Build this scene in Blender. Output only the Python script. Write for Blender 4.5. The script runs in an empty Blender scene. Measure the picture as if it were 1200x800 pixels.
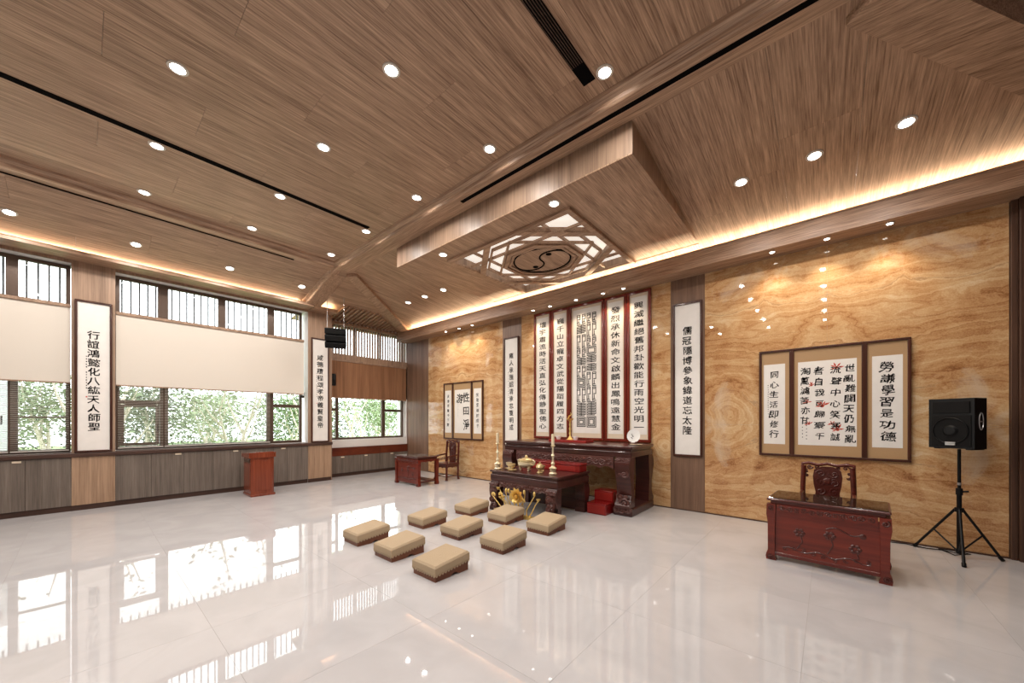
import bpy, math, random
from mathutils import Vector, Matrix, noise
random.seed(7)
R = math.radians
SC = bpy.context.scene
COL = SC.collection

# ---------------------------------------------------------------- camera, world, exposure
cam_data = bpy.data.cameras.new('camera')
cam = bpy.data.objects.new('camera', cam_data)
COL.objects.link(cam)
cam_data.sensor_width = 36.0
cam_data.lens = 432.0 / 1200.0 * 36.0
cam_data.shift_y = 92.0 / 1200.0
cam_data.clip_start = 0.05
cam.location = (0, 0, 1.7)
cam.rotation_euler = (R(90), 0, math.atan(371 / 432.0))
SC.camera = cam

world = bpy.data.worlds.new('overcast_sky')
SC.world = world
world.use_nodes = True
wn = world.node_tree
bg = wn.nodes['Background']
bg.inputs['Color'].default_value = (0.93, 0.97, 1.0, 1)
bg.inputs['Strength'].default_value = 5.0

SC.view_settings.view_transform = 'Standard'
SC.view_settings.look = 'None'
SC.view_settings.gamma = 1.0
SC.view_settings.use_curve_mapping = False
SC.view_settings.exposure = 0.28

WARM = (1.0, 0.62, 0.30)
NEUTRAL = (1.0, 0.94, 0.88)
DOWNLIGHT_W = 48.0
WALLSPOT_W = 28.0
COVE_W = 12.0


def area_lamp(name, loc, sx, sy, rot, energy, color, spread=math.pi):
    l = bpy.data.lights.new(name, 'AREA')
    l.shape = 'RECTANGLE'; l.size = sx; l.size_y = sy
    l.energy = energy; l.color = color; l.spread = spread
    o = bpy.data.objects.new(name, l)
    o.location = loc; o.rotation_euler = rot
    COL.objects.link(o)
    return o


# LED strips lying in the two cornice troughs, shining up onto the ceiling
area_lamp('cove_strip', (-4.0, 7.20, 4.605), 13.4, 0.05, (R(180), 0, 0), COVE_W * 13.4, (1.0, 0.73, 0.46))
area_lamp('cove_strip', (-10.5, 4.30, 4.75), .3, .5, (R(180), 0, 0), 5.0, (1.0, 0.74, 0.46))
area_lamp('cove_strip', (-10.48, 0.1, 4.715), 0.05, 7.2, (R(180), 0, 0), COVE_W * 6.5, (1.0, 0.74, 0.46))

# ---------------------------------------------------------------- helpers
def lin(c):
    return tuple(((x / 255.0) / 12.92 if x / 255.0 <= 0.04045 else ((x / 255.0 + 0.055) / 1.055) ** 2.4) for x in c)


def put(o, parent=None, label=None, cat=None, group=None, kind=None):
    if parent is not None:
        o.parent = parent
    if label: o['label'] = label
    if cat: o['category'] = cat
    if group: o['group'] = group
    if kind: o['kind'] = kind
    return o


def empty(name, loc=(0, 0, 0), rz=0.0, **kw):
    o = bpy.data.objects.new(name, None)
    o.empty_display_size = 0.1
    o.location = loc; o.rotation_euler = (0, 0, rz)
    COL.objects.link(o)
    return put(o, **kw)


class MB:
    def __init__(self):
        self.v = []; self.f = []

    def add(self, vs, fs):
        n = len(self.v)
        self.v.extend(tuple(p) for p in vs)
        self.f.extend(tuple(i + n for i in f) for f in fs)
        return self

    def box(self, x0, x1, y0, y1, z0, z1, b=0.0):
        if x0 > x1: x0, x1 = x1, x0
        if y0 > y1: y0, y1 = y1, y0
        if z0 > z1: z0, z1 = z1, z0
        if b <= 0:
            vs = [(x, y, z) for z in (z0, z1) for y in (y0, y1) for x in (x0, x1)]
            return self.add(vs, [(0, 2, 3, 1), (4, 5, 7, 6), (0, 1, 5, 4), (2, 6, 7, 3), (0, 4, 6, 2), (1, 3, 7, 5)])
        b = min(b, (x1 - x0) * .45, (y1 - y0) * .45, (z1 - z0) * .45)
        def ring(z, i):
            return [(x0 + b + i, y0 + i, z), (x1 - b - i, y0 + i, z), (x1 - i, y0 + b + i, z), (x1 - i, y1 - b - i, z),
                    (x1 - b - i, y1 - i, z), (x0 + b + i, y1 - i, z), (x0 + i, y1 - b - i, z), (x0 + i, y0 + b + i, z)]
        vs = ring(z0, b * .6) + ring(z0 + b, 0) + ring(z1 - b, 0) + ring(z1, b * .6)
        fs = [tuple(range(7, -1, -1)), tuple(range(24, 32))]
        for k in range(3):
            for i in range(8):
                j = (i + 1) % 8
                fs.append((k * 8 + i, k * 8 + j, k * 8 + 8 + j, k * 8 + 8 + i))
        return self.add(vs, fs)

    def prism(self, poly, axis, a, b):
        """extrude a 2-D polygon along an axis ('x': poly is (y,z); 'y': (x,z); 'z': (x,y))"""
        n = len(poly)
        def m(p, t):
            return {'x': (t, p[0], p[1]), 'y': (p[0], t, p[1]), 'z': (p[0], p[1], t)}[axis]
        vs = [m(p, a) for p in poly] + [m(p, b) for p in poly]
        fs = [tuple(range(n - 1, -1, -1)), tuple(range(n, 2 * n))]
        for i in range(n):
            j = (i + 1) % n
            fs.append((i, j, n + j, n + i))
        return self.add(vs, fs)

    def tube(self, pts, r, seg=6, caps=True):
        pts = [Vector(p) for p in pts]
        rs = r if isinstance(r, (list, tuple)) else [r] * len(pts)
        n = len(pts); vs = []; fs = []
        ref = None
        for i, p in enumerate(pts):
            t = (pts[min(i + 1, n - 1)] - pts[max(i - 1, 0)])
            if t.length < 1e-9: t = Vector((0, 0, 1))
            t.normalize()
            if ref is None:
                ref = Vector((0, 0, 1)) if abs(t.z) < .9 else Vector((1, 0, 0))
            a = t.cross(ref)
            if a.length < 1e-6: a = t.cross(Vector((0, 1, 0.3)))
            a.normalize(); b = t.cross(a)
            ref = b.cross(t) if b.length else ref
            ref = -t.cross(a)
            for k in range(seg):
                w = 2 * math.pi * k / seg
                vs.append(p + (a * math.cos(w) + b * math.sin(w)) * rs[i])
        for i in range(n - 1):
            for k in range(seg):
                l = (k + 1) % seg
                fs.append((i * seg + k, i * seg + l, (i + 1) * seg + l, (i + 1) * seg + k))
        if caps:
            fs.append(tuple(range(seg - 1, -1, -1)))
            fs.append(tuple(range((n - 1) * seg, n * seg)))
        return self.add(vs, fs)

    def lathe(self, prof, c=(0, 0, 0), seg=20):
        n = len(prof); vs = []; fs = []
        for r, z in prof:
            for k in range(seg):
                w = 2 * math.pi * k / seg
                vs.append((c[0] + r * math.cos(w), c[1] + r * math.sin(w), c[2] + z))
        for i in range(n - 1):
            for k in range(seg):
                l = (k + 1) % seg
                fs.append((i * seg + k, i * seg + l, (i + 1) * seg + l, (i + 1) * seg + k))
        fs.append(tuple(range(seg - 1, -1, -1)))
        fs.append(tuple(range((n - 1) * seg, n * seg)))
        return self.add(vs, fs)

    def ball(self, c, r, seg=8, rings=5):
        rr = r if isinstance(r, (tuple, list)) else (r, r, r)
        vs = [(c[0], c[1], c[2] - rr[2])]
        for i in range(1, rings):
            th = math.pi * i / rings
            for k in range(seg):
                w = 2 * math.pi * k / seg
                vs.append((c[0] + rr[0] * math.sin(th) * math.cos(w), c[1] + rr[1] * math.sin(th) * math.sin(w), c[2] - rr[2] * math.cos(th)))
        vs.append((c[0], c[1], c[2] + rr[2]))
        fs = []
        for k in range(seg):
            l = (k + 1) % seg
            fs.append((0, 1 + l, 1 + k))
            for i in range(rings - 2):
                a = 1 + i * seg
                fs.append((a + k, a + l, a + seg + l, a + seg + k))
            a = 1 + (rings - 2) * seg
            fs.append((a + k, a + l, len(vs) - 1))
        return self.add(vs, fs)

    def xf(self, M):
        self.v = [tuple(M @ Vector(p)) for p in self.v]
        return self

    def mesh(self, name, mat, smooth=None):
        me = bpy.data.meshes.new(name)
        me.from_pydata(self.v, [], self.f)
        me.update()
        if mat: me.materials.append(mat)
        if smooth:
            me.polygons.foreach_set('use_smooth', [True] * len(me.polygons))
            me.set_sharp_from_angle(angle=R(smooth))
        return me

    def build(self, name, mat, parent=None, loc=(0, 0, 0), rz=0.0, smooth=None, **kw):
        o = bpy.data.objects.new(name, self.mesh(name, mat, smooth))
        o.location = loc; o.rotation_euler = (0, 0, rz)
        COL.objects.link(o)
        return put(o, parent=parent, **kw)


def inst(name, mesh, parent=None, loc=(0, 0, 0), rot=(0, 0, 0), **kw):
    o = bpy.data.objects.new(name, mesh)
    o.location = loc; o.rotation_euler = rot
    COL.objects.link(o)
    return put(o, parent=parent, **kw)


def kids(o, table):
    return table.get(o.name, [])


def copy_tree(o, loc=None, rz=None, label=None):
    table = {}
    for c in bpy.data.objects:
        if c.parent: table.setdefault(c.parent.name, []).append(c)
    def rec(s, par):
        c = s.copy(); COL.objects.link(c); c.parent = par
        for k in table.get(s.name, []): rec(k, c)
        return c
    r = rec(o, None)
    if loc: r.location = loc
    if rz is not None: r.rotation_euler.z = rz
    if label: r['label'] = label
    return r


# ---------------------------------------------------------------- materials
def new_mat(name):
    m = bpy.data.materials.new(name); m.use_nodes = True
    nt = m.node_tree
    return m, nt, nt.nodes['Principled BSDF']


def plain(name, rgb, rough=.5, metal=0.0, spec=.5, emit=None, estr=0.0, bump=0.0, bscale=40.0, coat=0.0):
    m, nt, p = new_mat(name)
    c = lin(rgb) + (1,)
    p.inputs['Base Color'].default_value = c
    p.inputs['Roughness'].default_value = rough
    p.inputs['Metallic'].default_value = metal
    p.inputs['Specular IOR Level'].default_value = spec
    p.inputs['Coat Weight'].default_value = coat
    p.inputs['Coat Roughness'].default_value = .08
    tc = nt.nodes.new('ShaderNodeTexCoord')
    nz = nt.nodes.new('ShaderNodeTexNoise'); nz.inputs['Scale'].default_value = bscale; nz.inputs['Detail'].default_value = 4
    nt.links.new(tc.outputs['Object'], nz.inputs['Vector'])
    mx = nt.nodes.new('ShaderNodeMix'); mx.data_type = 'RGBA'
    mx.inputs['A'].default_value = tuple(x * .93 for x in c[:3]) + (1,)
    mx.inputs['B'].default_value = tuple(min(1, x * 1.06) for x in c[:3]) + (1,)
    nt.links.new(nz.outputs['Fac'], mx.inputs['Factor'])
    nt.links.new(mx.outputs['Result'], p.inputs['Base Color'])
    if bump:
        b = nt.nodes.new('ShaderNodeBump'); b.inputs['Strength'].default_value = bump; b.inputs['Distance'].default_value = .01
        nt.links.new(nz.outputs['Fac'], b.inputs['Height']); nt.links.new(b.outputs['Normal'], p.inputs['Normal'])
    if emit:
        p.inputs['Emission Color'].default_value = lin(emit) + (1,)
        p.inputs['Emission Strength'].default_value = estr
    return m


def wood(name, dark, light, axis='y', fine=46.0, rough=.42, coat=0.0, stretch=.03, contrast=1.0, coord='pos', tint=0.10, spec=.4, broad=.42):
    """grain running along an axis; coordinates in world metres (or object metres)"""
    m, nt, p = new_mat(name)
    N, L = nt.nodes, nt.links
    if coord == 'pos':
        src = N.new('ShaderNodeNewGeometry').outputs['Position']
    else:
        src = N.new('ShaderNodeTexCoord').outputs['Object']
    mp = N.new('ShaderNodeMapping')
    s = {'x': (stretch, 1, 1), 'y': (1, stretch, .06), 'z': (1, 1, stretch)}[axis]
    mp.inputs['Scale'].default_value = s
    oi = N.new('ShaderNodeObjectInfo')
    mul = N.new('ShaderNodeMath'); mul.operation = 'MULTIPLY'; mul.inputs[1].default_value = 3.0
    L.new(oi.outputs['Random'], mul.inputs[0])
    L.new(src, mp.inputs['Vector'])
    cx = N.new('ShaderNodeCombineXYZ'); L.new(mul.outputs[0], cx.inputs[0]); L.new(mul.outputs[0], cx.inputs[1])
    L.new(cx.outputs[0], mp.inputs['Location'])
    n1 = N.new('ShaderNodeTexNoise'); n1.inputs['Scale'].default_value = fine; n1.inputs['Detail'].default_value = 5; n1.inputs['Roughness'].default_value = .65
    n2 = N.new('ShaderNodeTexNoise'); n2.inputs['Scale'].default_value = fine * .16; n2.inputs['Detail'].default_value = 3; n2.inputs['Distortion'].default_value = .6
    L.new(mp.outputs[0], n1.inputs['Vector']); L.new(mp.outputs[0], n2.inputs['Vector'])
    mxf = N.new('ShaderNodeMix'); mxf.data_type = 'FLOAT'; mxf.inputs['Factor'].default_value = broad
    L.new(n1.outputs['Fac'], mxf.inputs['A']); L.new(n2.outputs['Fac'], mxf.inputs['B'])
    cr = N.new('ShaderNodeValToRGB')
    w = .17 / contrast
    cr.color_ramp.elements[0].position = .5 - w; cr.color_ramp.elements[1].position = .5 + w
    cr.color_ramp.elements[0].color = lin(dark) + (1,); cr.color_ramp.elements[1].color = lin(light) + (1,)
    L.new(mxf.outputs['Result'], cr.inputs['Fac'])
    hsv = N.new('ShaderNodeHueSaturation')
    mr = N.new('ShaderNodeMapRange'); mr.inputs['To Min'].default_value = 1 - tint; mr.inputs['To Max'].default_value = 1 + tint
    L.new(oi.outputs['Random'], mr.inputs['Value']); L.new(mr.outputs[0], hsv.inputs['Value'])
    L.new(cr.outputs[0], hsv.inputs['Color']); L.new(hsv.outputs[0], p.inputs['Base Color'])
    p.inputs['Roughness'].default_value = rough
    p.inputs['Specular IOR Level'].default_value = spec
    p.inputs['Coat Weight'].default_value = coat
    p.inputs['Coat Roughness'].default_value = .12
    b = N.new('ShaderNodeBump'); b.inputs['Strength'].default_value = .12; b.inputs['Distance'].default_value = .004
    L.new(mxf.outputs['Result'], b.inputs['Height']); L.new(b.outputs['Normal'], p.inputs['Normal'])
    return m


def marble(name, xc, zc, eye_at=None):
    """golden banded onyx, book-matched about a vertical line x = xc and a horizontal line z = zc"""
    m, nt, p = new_mat(name)
    N, L = nt.nodes, nt.links
    geo = N.new('ShaderNodeNewGeometry')
    sp = N.new('ShaderNodeSeparateXYZ'); L.new(geo.outputs['Position'], sp.inputs[0])
    def math_(op, a, b=None):
        n = N.new('ShaderNodeMath'); n.operation = op
        for i, q in enumerate((a, b)):
            if q is None: continue
            if isinstance(q, (int, float)): n.inputs[i].default_value = q
            else: L.new(q, n.inputs[i])
        return n.outputs[0]
    ax = math_('ABSOLUTE', math_('SUBTRACT', sp.outputs['X'], xc))
    az = math_('ABSOLUTE', math_('SUBTRACT', sp.outputs['Z'], zc))
    cb = N.new('ShaderNodeCombineXYZ')
    L.new(ax, cb.inputs[0]); cb.inputs[1].default_value = xc * 1.7; L.new(az, cb.inputs[2])
    def noise_(scale, detail, vec, dist=0.0, rough=.5):
        n = N.new('ShaderNodeTexNoise'); n.inputs['Scale'].default_value = scale; n.inputs['Detail'].default_value = detail
        n.inputs['Distortion'].default_value = dist; n.inputs['Roughness'].default_value = rough
        L.new(vec, n.inputs['Vector']); return n.outputs['Fac']
    mp = N.new('ShaderNodeMapping'); mp.inputs['Scale'].default_value = (.42, 1, 1.0); L.new(cb.outputs[0], mp.inputs['Vector'])
    warp = noise_(.9, 3, mp.outputs[0], .5)
    warp2 = noise_(4.5, 8, mp.outputs[0], .6, .62)
    # band phase = z*k + big warp + small warp; round agate eyes where rings replace the bands
    ex = math_('MULTIPLY', math_('SUBTRACT', sp.outputs['X'], eye_at[0] if eye_at else 50.0), 1.0); ez = math_('MULTIPLY', math_('SUBTRACT', sp.outputs['Z'], eye_at[1] if eye_at else 50.0), .75)
    dist = math_('SQRT', math_('ADD', math_('MULTIPLY', ex, ex), math_('MULTIPLY', ez, ez)))
    fo = N.new('ShaderNodeMapRange'); fo.inputs['From Min'].default_value = .35; fo.inputs['From Max'].default_value = .75
    fo.inputs['To Min'].default_value = 1; fo.inputs['To Max'].default_value = 0; L.new(dist, fo.inputs['Value'])
    eye = math_('MULTIPLY', fo.outputs[0], math_('SUBTRACT', math_('MULTIPLY', dist, 11.0), math_('MULTIPLY', az, 7.0)))
    ph = math_('ADD', math_('ADD', math_('MULTIPLY', az, 7.0), eye), math_('ADD', math_('MULTIPLY', warp, 10.0), math_('MULTIPLY', warp2, 3.2)))
    s1 = math_('SINE', ph)
    s2 = math_('SINE', math_('MULTIPLY', ph, 3.7))
    s3 = math_('SINE', math_('MULTIPLY', ph, 9.3))
    grain = noise_(60, 3, cb.outputs[0], 0, .7)
    blot = noise_(1.6, 5, cb.outputs[0], 1.2, .6)
    t = math_('ADD', math_('MULTIPLY', s1, .07), math_('ADD', math_('MULTIPLY', s2, .09), math_('ADD', math_('MULTIPLY', s3, .07), math_('MULTIPLY', math_('SINE', math_('MULTIPLY', ph, 21.0)), .05))))
    t = math_('ADD', t, math_('MULTIPLY', math_('SUBTRACT', grain, .5), .55))
    t = math_('ADD', math_('ADD', t, .5), math_('MULTIPLY', math_('SUBTRACT', blot, .5), .95))
    cr = N.new('ShaderNodeValToRGB'); e = cr.color_ramp.elements
    e[0].position = .04; e[0].color = lin((132, 82, 44)) + (1,)
    e[1].position = .95; e[1].color = lin((224, 200, 162)) + (1,)
    for pos, c in ((.25, (176, 124, 76)), (.42, (197, 150, 99)), (.60, (209, 168, 119)), (.78, (219, 187, 142))):
        k = e.new(pos); k.color = lin(c) + (1,)
    L.new(t, cr.inputs['Fac'])
    # thin dark veins where the warped phase crosses zero
    vn = math_('ABSOLUTE', math_('SINE', math_('MULTIPLY', ph, .61)))
    vm = N.new('ShaderNodeMapRange'); vm.inputs['From Min'].default_value = 0.0; vm.inputs['From Max'].default_value = .07
    vm.inputs['To Min'].default_value = .75; vm.inputs['To Max'].default_value = 0.0
    L.new(vn, vm.inputs['Value'])
    mx = N.new('ShaderNodeMix'); mx.data_type = 'RGBA'; mx.inputs['B'].default_value = lin((122, 66, 26)) + (1,)
    L.new(math_('MULTIPLY', vm.outputs[0], blot), mx.inputs['Factor']); L.new(cr.outputs[0], mx.inputs['A'])
    # pale crystalline patches
    pm = N.new('ShaderNodeMapRange'); pm.inputs['From Min'].default_value = .58; pm.inputs['From Max'].default_value = .70
    pm.inputs['To Min'].default_value = 0; pm.inputs['To Max'].default_value = .55
    L.new(noise_(1.1, 6, cb.outputs[0], .8, .65), pm.inputs['Value'])
    mx2 = N.new('ShaderNodeMix'); mx2.data_type = 'RGBA'; mx2.inputs['B'].default_value = lin((214, 194, 168)) + (1,)
    L.new(pm.outputs[0], mx2.inputs['Factor']); L.new(mx.outputs['Result'], mx2.inputs['A'])
    hs = N.new('ShaderNodeHueSaturation'); hs.inputs['Saturation'].default_value = .96
    L.new(mx2.outputs['Result'], hs.inputs['Color']); L.new(hs.outputs[0], p.inputs['Base Color'])
    p.inputs['Roughness'].default_value = .03
    p.inputs['Specular IOR Level'].default_value = .42
    return m


def floor_mat():
    m, nt, p = new_mat('polished_white_tile')
    N, L = nt.nodes, nt.links
    geo = N.new('ShaderNodeNewGeometry'); oi = N.new('ShaderNodeObjectInfo')
    add = N.new('ShaderNodeVectorMath'); add.operation = 'ADD'
    sc = N.new('ShaderNodeVectorMath'); sc.operation = 'SCALE'; sc.inputs['Scale'].default_value = 20
    cb = N.new('ShaderNodeCombineXYZ')
    for i in range(3): L.new(oi.outputs['Random'], cb.inputs[i])
    L.new(cb.outputs[0], sc.inputs[0]); L.new(geo.outputs['Position'], add.inputs[0]); L.new(sc.outputs[0], add.inputs[1])
    n1 = N.new('ShaderNodeTexNoise'); n1.inputs['Scale'].default_value = 1.8; n1.inputs['Detail'].default_value = 6; n1.inputs['Distortion'].default_value = 1.0
    L.new(add.outputs[0], n1.inputs['Vector'])
    cr = N.new('ShaderNodeValToRGB'); e = cr.color_ramp.elements
    e[0].position = .35; e[0].color = lin((194, 192, 193)) + (1,)
    e[1].position = .65; e[1].color = lin((203, 201, 202)) + (1,)
    L.new(n1.outputs['Fac'], cr.inputs['Fac']); L.new(cr.outputs[0], p.inputs['Base Color'])
    p.inputs['Roughness'].default_value = .02
    p.inputs['Specular IOR Level'].default_value = .55
    return m


def glass_mat(name='window_glass', tint=(.97, .99, .98)):
    m, nt, p = new_mat(name)
    N, L = nt.nodes, nt.links
    out = N['Material Output']
    tr = N.new('ShaderNodeBsdfTransparent'); tr.inputs['Color'].default_value = tint + (1,)
    gl = N.new('ShaderNodeBsdfGlossy'); gl.inputs['Roughness'].default_value = .01
    fr = N.new('ShaderNodeFresnel'); fr.inputs['IOR'].default_value = 1.35
    mx = N.new('ShaderNodeMixShader')
    L.new(fr.outputs[0], mx.inputs[0]); L.new(tr.outputs[0], mx.inputs[1]); L.new(gl.outputs[0], mx.inputs[2])
    L.new(mx.outputs[0], out.inputs['Surface'])
    return m


CEIL_D, CEIL_L = (116, 86, 66), (202, 168, 140)
M = {}
M['ceil_y'] = wood('ceiling_oak', CEIL_D, CEIL_L, 'y', tint=.025, fine=80.0, stretch=.028, contrast=1.15, broad=.28)
M['beam_x'] = wood('beam_oak_long', CEIL_D, CEIL_L, 'x', tint=.03, fine=80.0, stretch=.028, contrast=1.15, broad=.28)
M['beam_y'] = wood('beam_oak_cross', CEIL_D, CEIL_L, 'y', tint=.03, fine=80.0, stretch=.028, contrast=1.15, broad=.28)
M['oak_z'] = wood('pilaster_oak', (126, 102, 84), (184, 154, 130), 'z', tint=.03)
M['oak_light'] = wood('oak_panel_light', (132, 104, 82), (190, 158, 130), 'z', tint=.03)
M['oak_brown'] = wood('oak_panel_brown', (98, 74, 60), (148, 116, 94), 'z', tint=.02)
M['dark_oak'] = wood('dark_moulding_oak', (60, 40, 30), (98, 70, 54), 'z', tint=.02)
M['grey_oak'] = wood('grey_oak', (88, 78, 70), (132, 120, 110), 'z', fine=60, tint=.05)
M['sill'] = wood('dark_sill', (52, 34, 28), (82, 58, 48), 'y', tint=.02)
M['red_band'] = wood('red_brown_drawer', (78, 30, 18), (122, 58, 36), 'y', tint=.04, rough=.3)
M['podium'] = wood('cherry_veneer', (104, 42, 24), (150, 72, 44), 'z', tint=.06, rough=.25, coat=.4, fine=30)
M['rose'] = wood('rosewood', (48, 16, 12), (104, 40, 28), 'x', coord='obj', rough=.28, coat=.35, fine=26, tint=.04)
M['rose_dark'] = wood('dark_rosewood', (38, 17, 15), (84, 42, 36), 'x', coord='obj', rough=.28, coat=.35, fine=26, tint=.04)
M['rose_carved'] = plain('carved_rosewood', (78, 30, 22), .35, coat=.3, bump=.6, bscale=34)
M['rose_dcarved'] = plain('carved_dark_rosewood', (92, 54, 48), .35, coat=.3, bump=.6, bscale=34)
M['rose_red'] = wood('red_rosewood_panel', (74, 22, 14), (128, 46, 30), 'x', coord='obj', rough=.3, coat=.4, fine=22, tint=.04)
M['frame_red'] = wood('mahogany_frame', (84, 24, 14), (128, 44, 28), 'z', rough=.25, coat=.4, tint=.03)
M['frame_dark'] = wood('walnut_frame', (52, 26, 18), (84, 46, 32), 'z', rough=.3, coat=.2, tint=.03)
M['red_lacquer'] = plain('red_lacquer', (132, 20, 20), .25, coat=.5, bscale=12)
M['red_cloth'] = plain('red_tray', (150, 32, 24), .45)
M['paper'] = plain('rice_paper', (238, 234, 228), .7, bscale=8)
M['silk'] = plain('tan_silk_mount', (186, 150, 108), .6, bscale=120)
M['silk_pale'] = plain('pale_silk_mount', (222, 206, 182), .6, bscale=120)
M['ink'] = plain('black_ink', (24, 22, 22), .6)
M['red_ink'] = plain('red_ink', (206, 84, 64), .6)
M['white'] = plain('white_plaster', (232, 228, 224), .7)
M['blind'] = plain('cream_blind_fabric', (222, 214, 202), .8, bscale=300)
M['blind_brown'] = wood('brown_striped_blind', (116, 78, 52), (166, 120, 86), 'z', rough=.7, fine=30, tint=.02)
M['bronze'] = plain('brown_aluminium', (90, 72, 60), .4, metal=.3)
M['bronze_dark'] = plain('dark_aluminium', (40, 34, 34), .4, metal=.3)
M['slat'] = plain('aluminium_blind_slat', (226, 222, 214), .5)
M['grille'] = plain('grey_window_bar', (98, 94, 100), .5)
M['black'] = plain('black_plastic', (11, 11, 12), .5, spec=.25, bump=.2, bscale=200)
M['black_metal'] = plain('black_steel', (14, 14, 15), .4, metal=.2, spec=.3)
M['grillecloth'] = plain('speaker_grille', (17, 16, 16), .7, spec=.2, bump=.6, bscale=400)
M['silver'] = plain('silver_badge', (196, 196, 196), .3, metal=.8)
M['brass'] = plain('polished_brass', (222, 200, 150), .3, metal=.65, bscale=16)
M['pale_brass'] = plain('pale_brass', (232, 218, 184), .32, metal=.55, bscale=16)
M['gold'] = plain('gilt', (236, 204, 124), .35, metal=.6, bscale=20)
M['porcelain'] = plain('white_porcelain', (238, 238, 236), .12)
M['candle'] = plain('cream_candle', (230, 214, 180), .5)
M['mat'] = plain('woven_reed_mat', (186, 164, 134), .8, bump=.7, bscale=150)
M['cush_base'] = wood('walnut_base', (90, 50, 32), (134, 82, 56), 'y', coord='obj', fine=40, tint=.05)
M['lens'] = plain('downlight_lens', (255, 250, 240), .3, emit=(255, 248, 236), estr=14)
M['ring'] = plain('downlight_ring', (214, 206, 196), .35)
M['diffuser'] = plain('white_diffuser', (240, 238, 232), .6, emit=(255, 250, 240), estr=.55)
M['slot'] = plain('slot_black', (9, 8, 8), .9, spec=.05)
M['floor'] = floor_mat()
M['grout'] = plain('grout', (150, 142, 136), .8, spec=.1)
M['glass'] = glass_mat()
M['desk_glass'] = plain('smoked_glass_top', (46, 34, 26), .03, spec=.9)
M['leaf'] = plain('leaf_green', (104, 122, 82), .7, bscale=2)
M['leaf2'] = plain('leaf_light_green', (128, 144, 106), .7, bscale=2)
M['leaf3'] = plain('leaf_dark_green', (74, 92, 62), .7, bscale=2)
M['bark'] = plain('pale_bark', (196, 184, 168), .9, bump=.5, bscale=14)
M['grass'] = plain('lawn', (120, 140, 84), .9, bscale=3)
M['outwall'] = plain('outside_tile_wall', (206, 206, 210), .7)
CX = -4.14
MS = [marble('golden_onyx_near_window', -8.33, 1.62), marble('golden_onyx_behind_altar', CX, 1.62, (-2.42, 1.15)), marble('golden_onyx_near_speaker', -.018, 1.62, (-1.3, 1.75))]

# ---------------------------------------------------------------- glyphs (made while the scene is still small)
TEXTS = {
    'w1': '行誼鴻懿化八紘天人師聖', 'w2': '咸德積程頌孝帝義賢皇帝',
    'ml': '雍人承匯韶清承忠重明成', 'mr': '儒冠隱博參象緯道忘太隆',
    's1': '壇宇肅流時活天直弘化傳静聖佛心', 's2': '巍千山立寵卓文武從陽蹈履四方志',
    's4': '發烈承休新命文啟麟出鳳鳴遠慧金', 's5': '興滅繼絕舊邦卦歡能行雨空光明一',
    'r1': '同心生活即修行', 'r3': '勞謙學習是功德',
    'r2': '世亂難闢天仍無亂流聲中心笑寒誠者自我可歸豪千淘萬濾苦亦甘',
    'l': '承書至醫千千寶性田淨游悅動至誠於成子',
}
GLYPH = {}
def make_glyphs():
    cu = bpy.data.curves.new('glyph_source', 'FONT'); cu.size = 1.0; cu.resolution_u = 2
    o = bpy.data.objects.new('glyph_source', cu); COL.objects.link(o)
    for ch in sorted(set(''.join(TEXTS.values()))):
        cu.body = ch
        dg = bpy.context.evaluated_depsgraph_get(); dg.update()
        ev = o.evaluated_get(dg); me = ev.to_mesh()
        vs = [(v.co.x - .5, v.co.y - .38) for v in me.vertices]
        fs = [tuple(p.vertices) for p in me.polygons]
        ev.to_mesh_clear()
        W = []; F = []
        for dx, dy in ((-.013, -.008), (.013, .008), (-.013, .010), (.013, -.010)):
            n0 = len(W); W += [(x + dx, y + dy) for x, y in vs]; F += [tuple(i + n0 for i in f) for f in fs]
        GLYPH[ch] = (W, F)
    bpy.data.objects.remove(o); bpy.data.curves.remove(cu)
make_glyphs()


def ink_char(mb, ch, cx, cz, sw, sh, place, wob=.03, slant=0.0, rot=0.0):
    """one brushed character; place(a, b) maps picture-plane metres to 3-D"""
    vs, fs = GLYPH[ch]
    off = random.random() * 50
    out = []
    cr, sr = math.cos(rot), math.sin(rot)
    for x, y in vs:
        dx = noise.noise((x * 2.2 + off, y * 2.2, 0)) * wob * 2 + noise.noise((x * 7 + off, y * 7, 3)) * wob
        dy = noise.noise((x * 2.2 + off, y * 2.2, 9)) * wob * 2 + noise.noise((x * 7 + off, y * 7, 13)) * wob
        a, b = x + dx + slant * y, y + dy
        a, b = a * cr - b * sr, a * sr + b * cr
        out.append(place(cx + a * sw, cz + b * sh))
    mb.add(out, fs)


def dab(mb, a, b, w, h, place):
    """small irregular brush dab"""
    n = 7; pts = []
    for k in range(n):
        t = 2 * math.pi * k / n; q = random.uniform(.55, 1.1)
        pts.append(place(a + w * .5 * q * math.cos(t), b + h * .5 * q * math.sin(t)))
    mb.add(pts, [tuple(range(n))])

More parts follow.
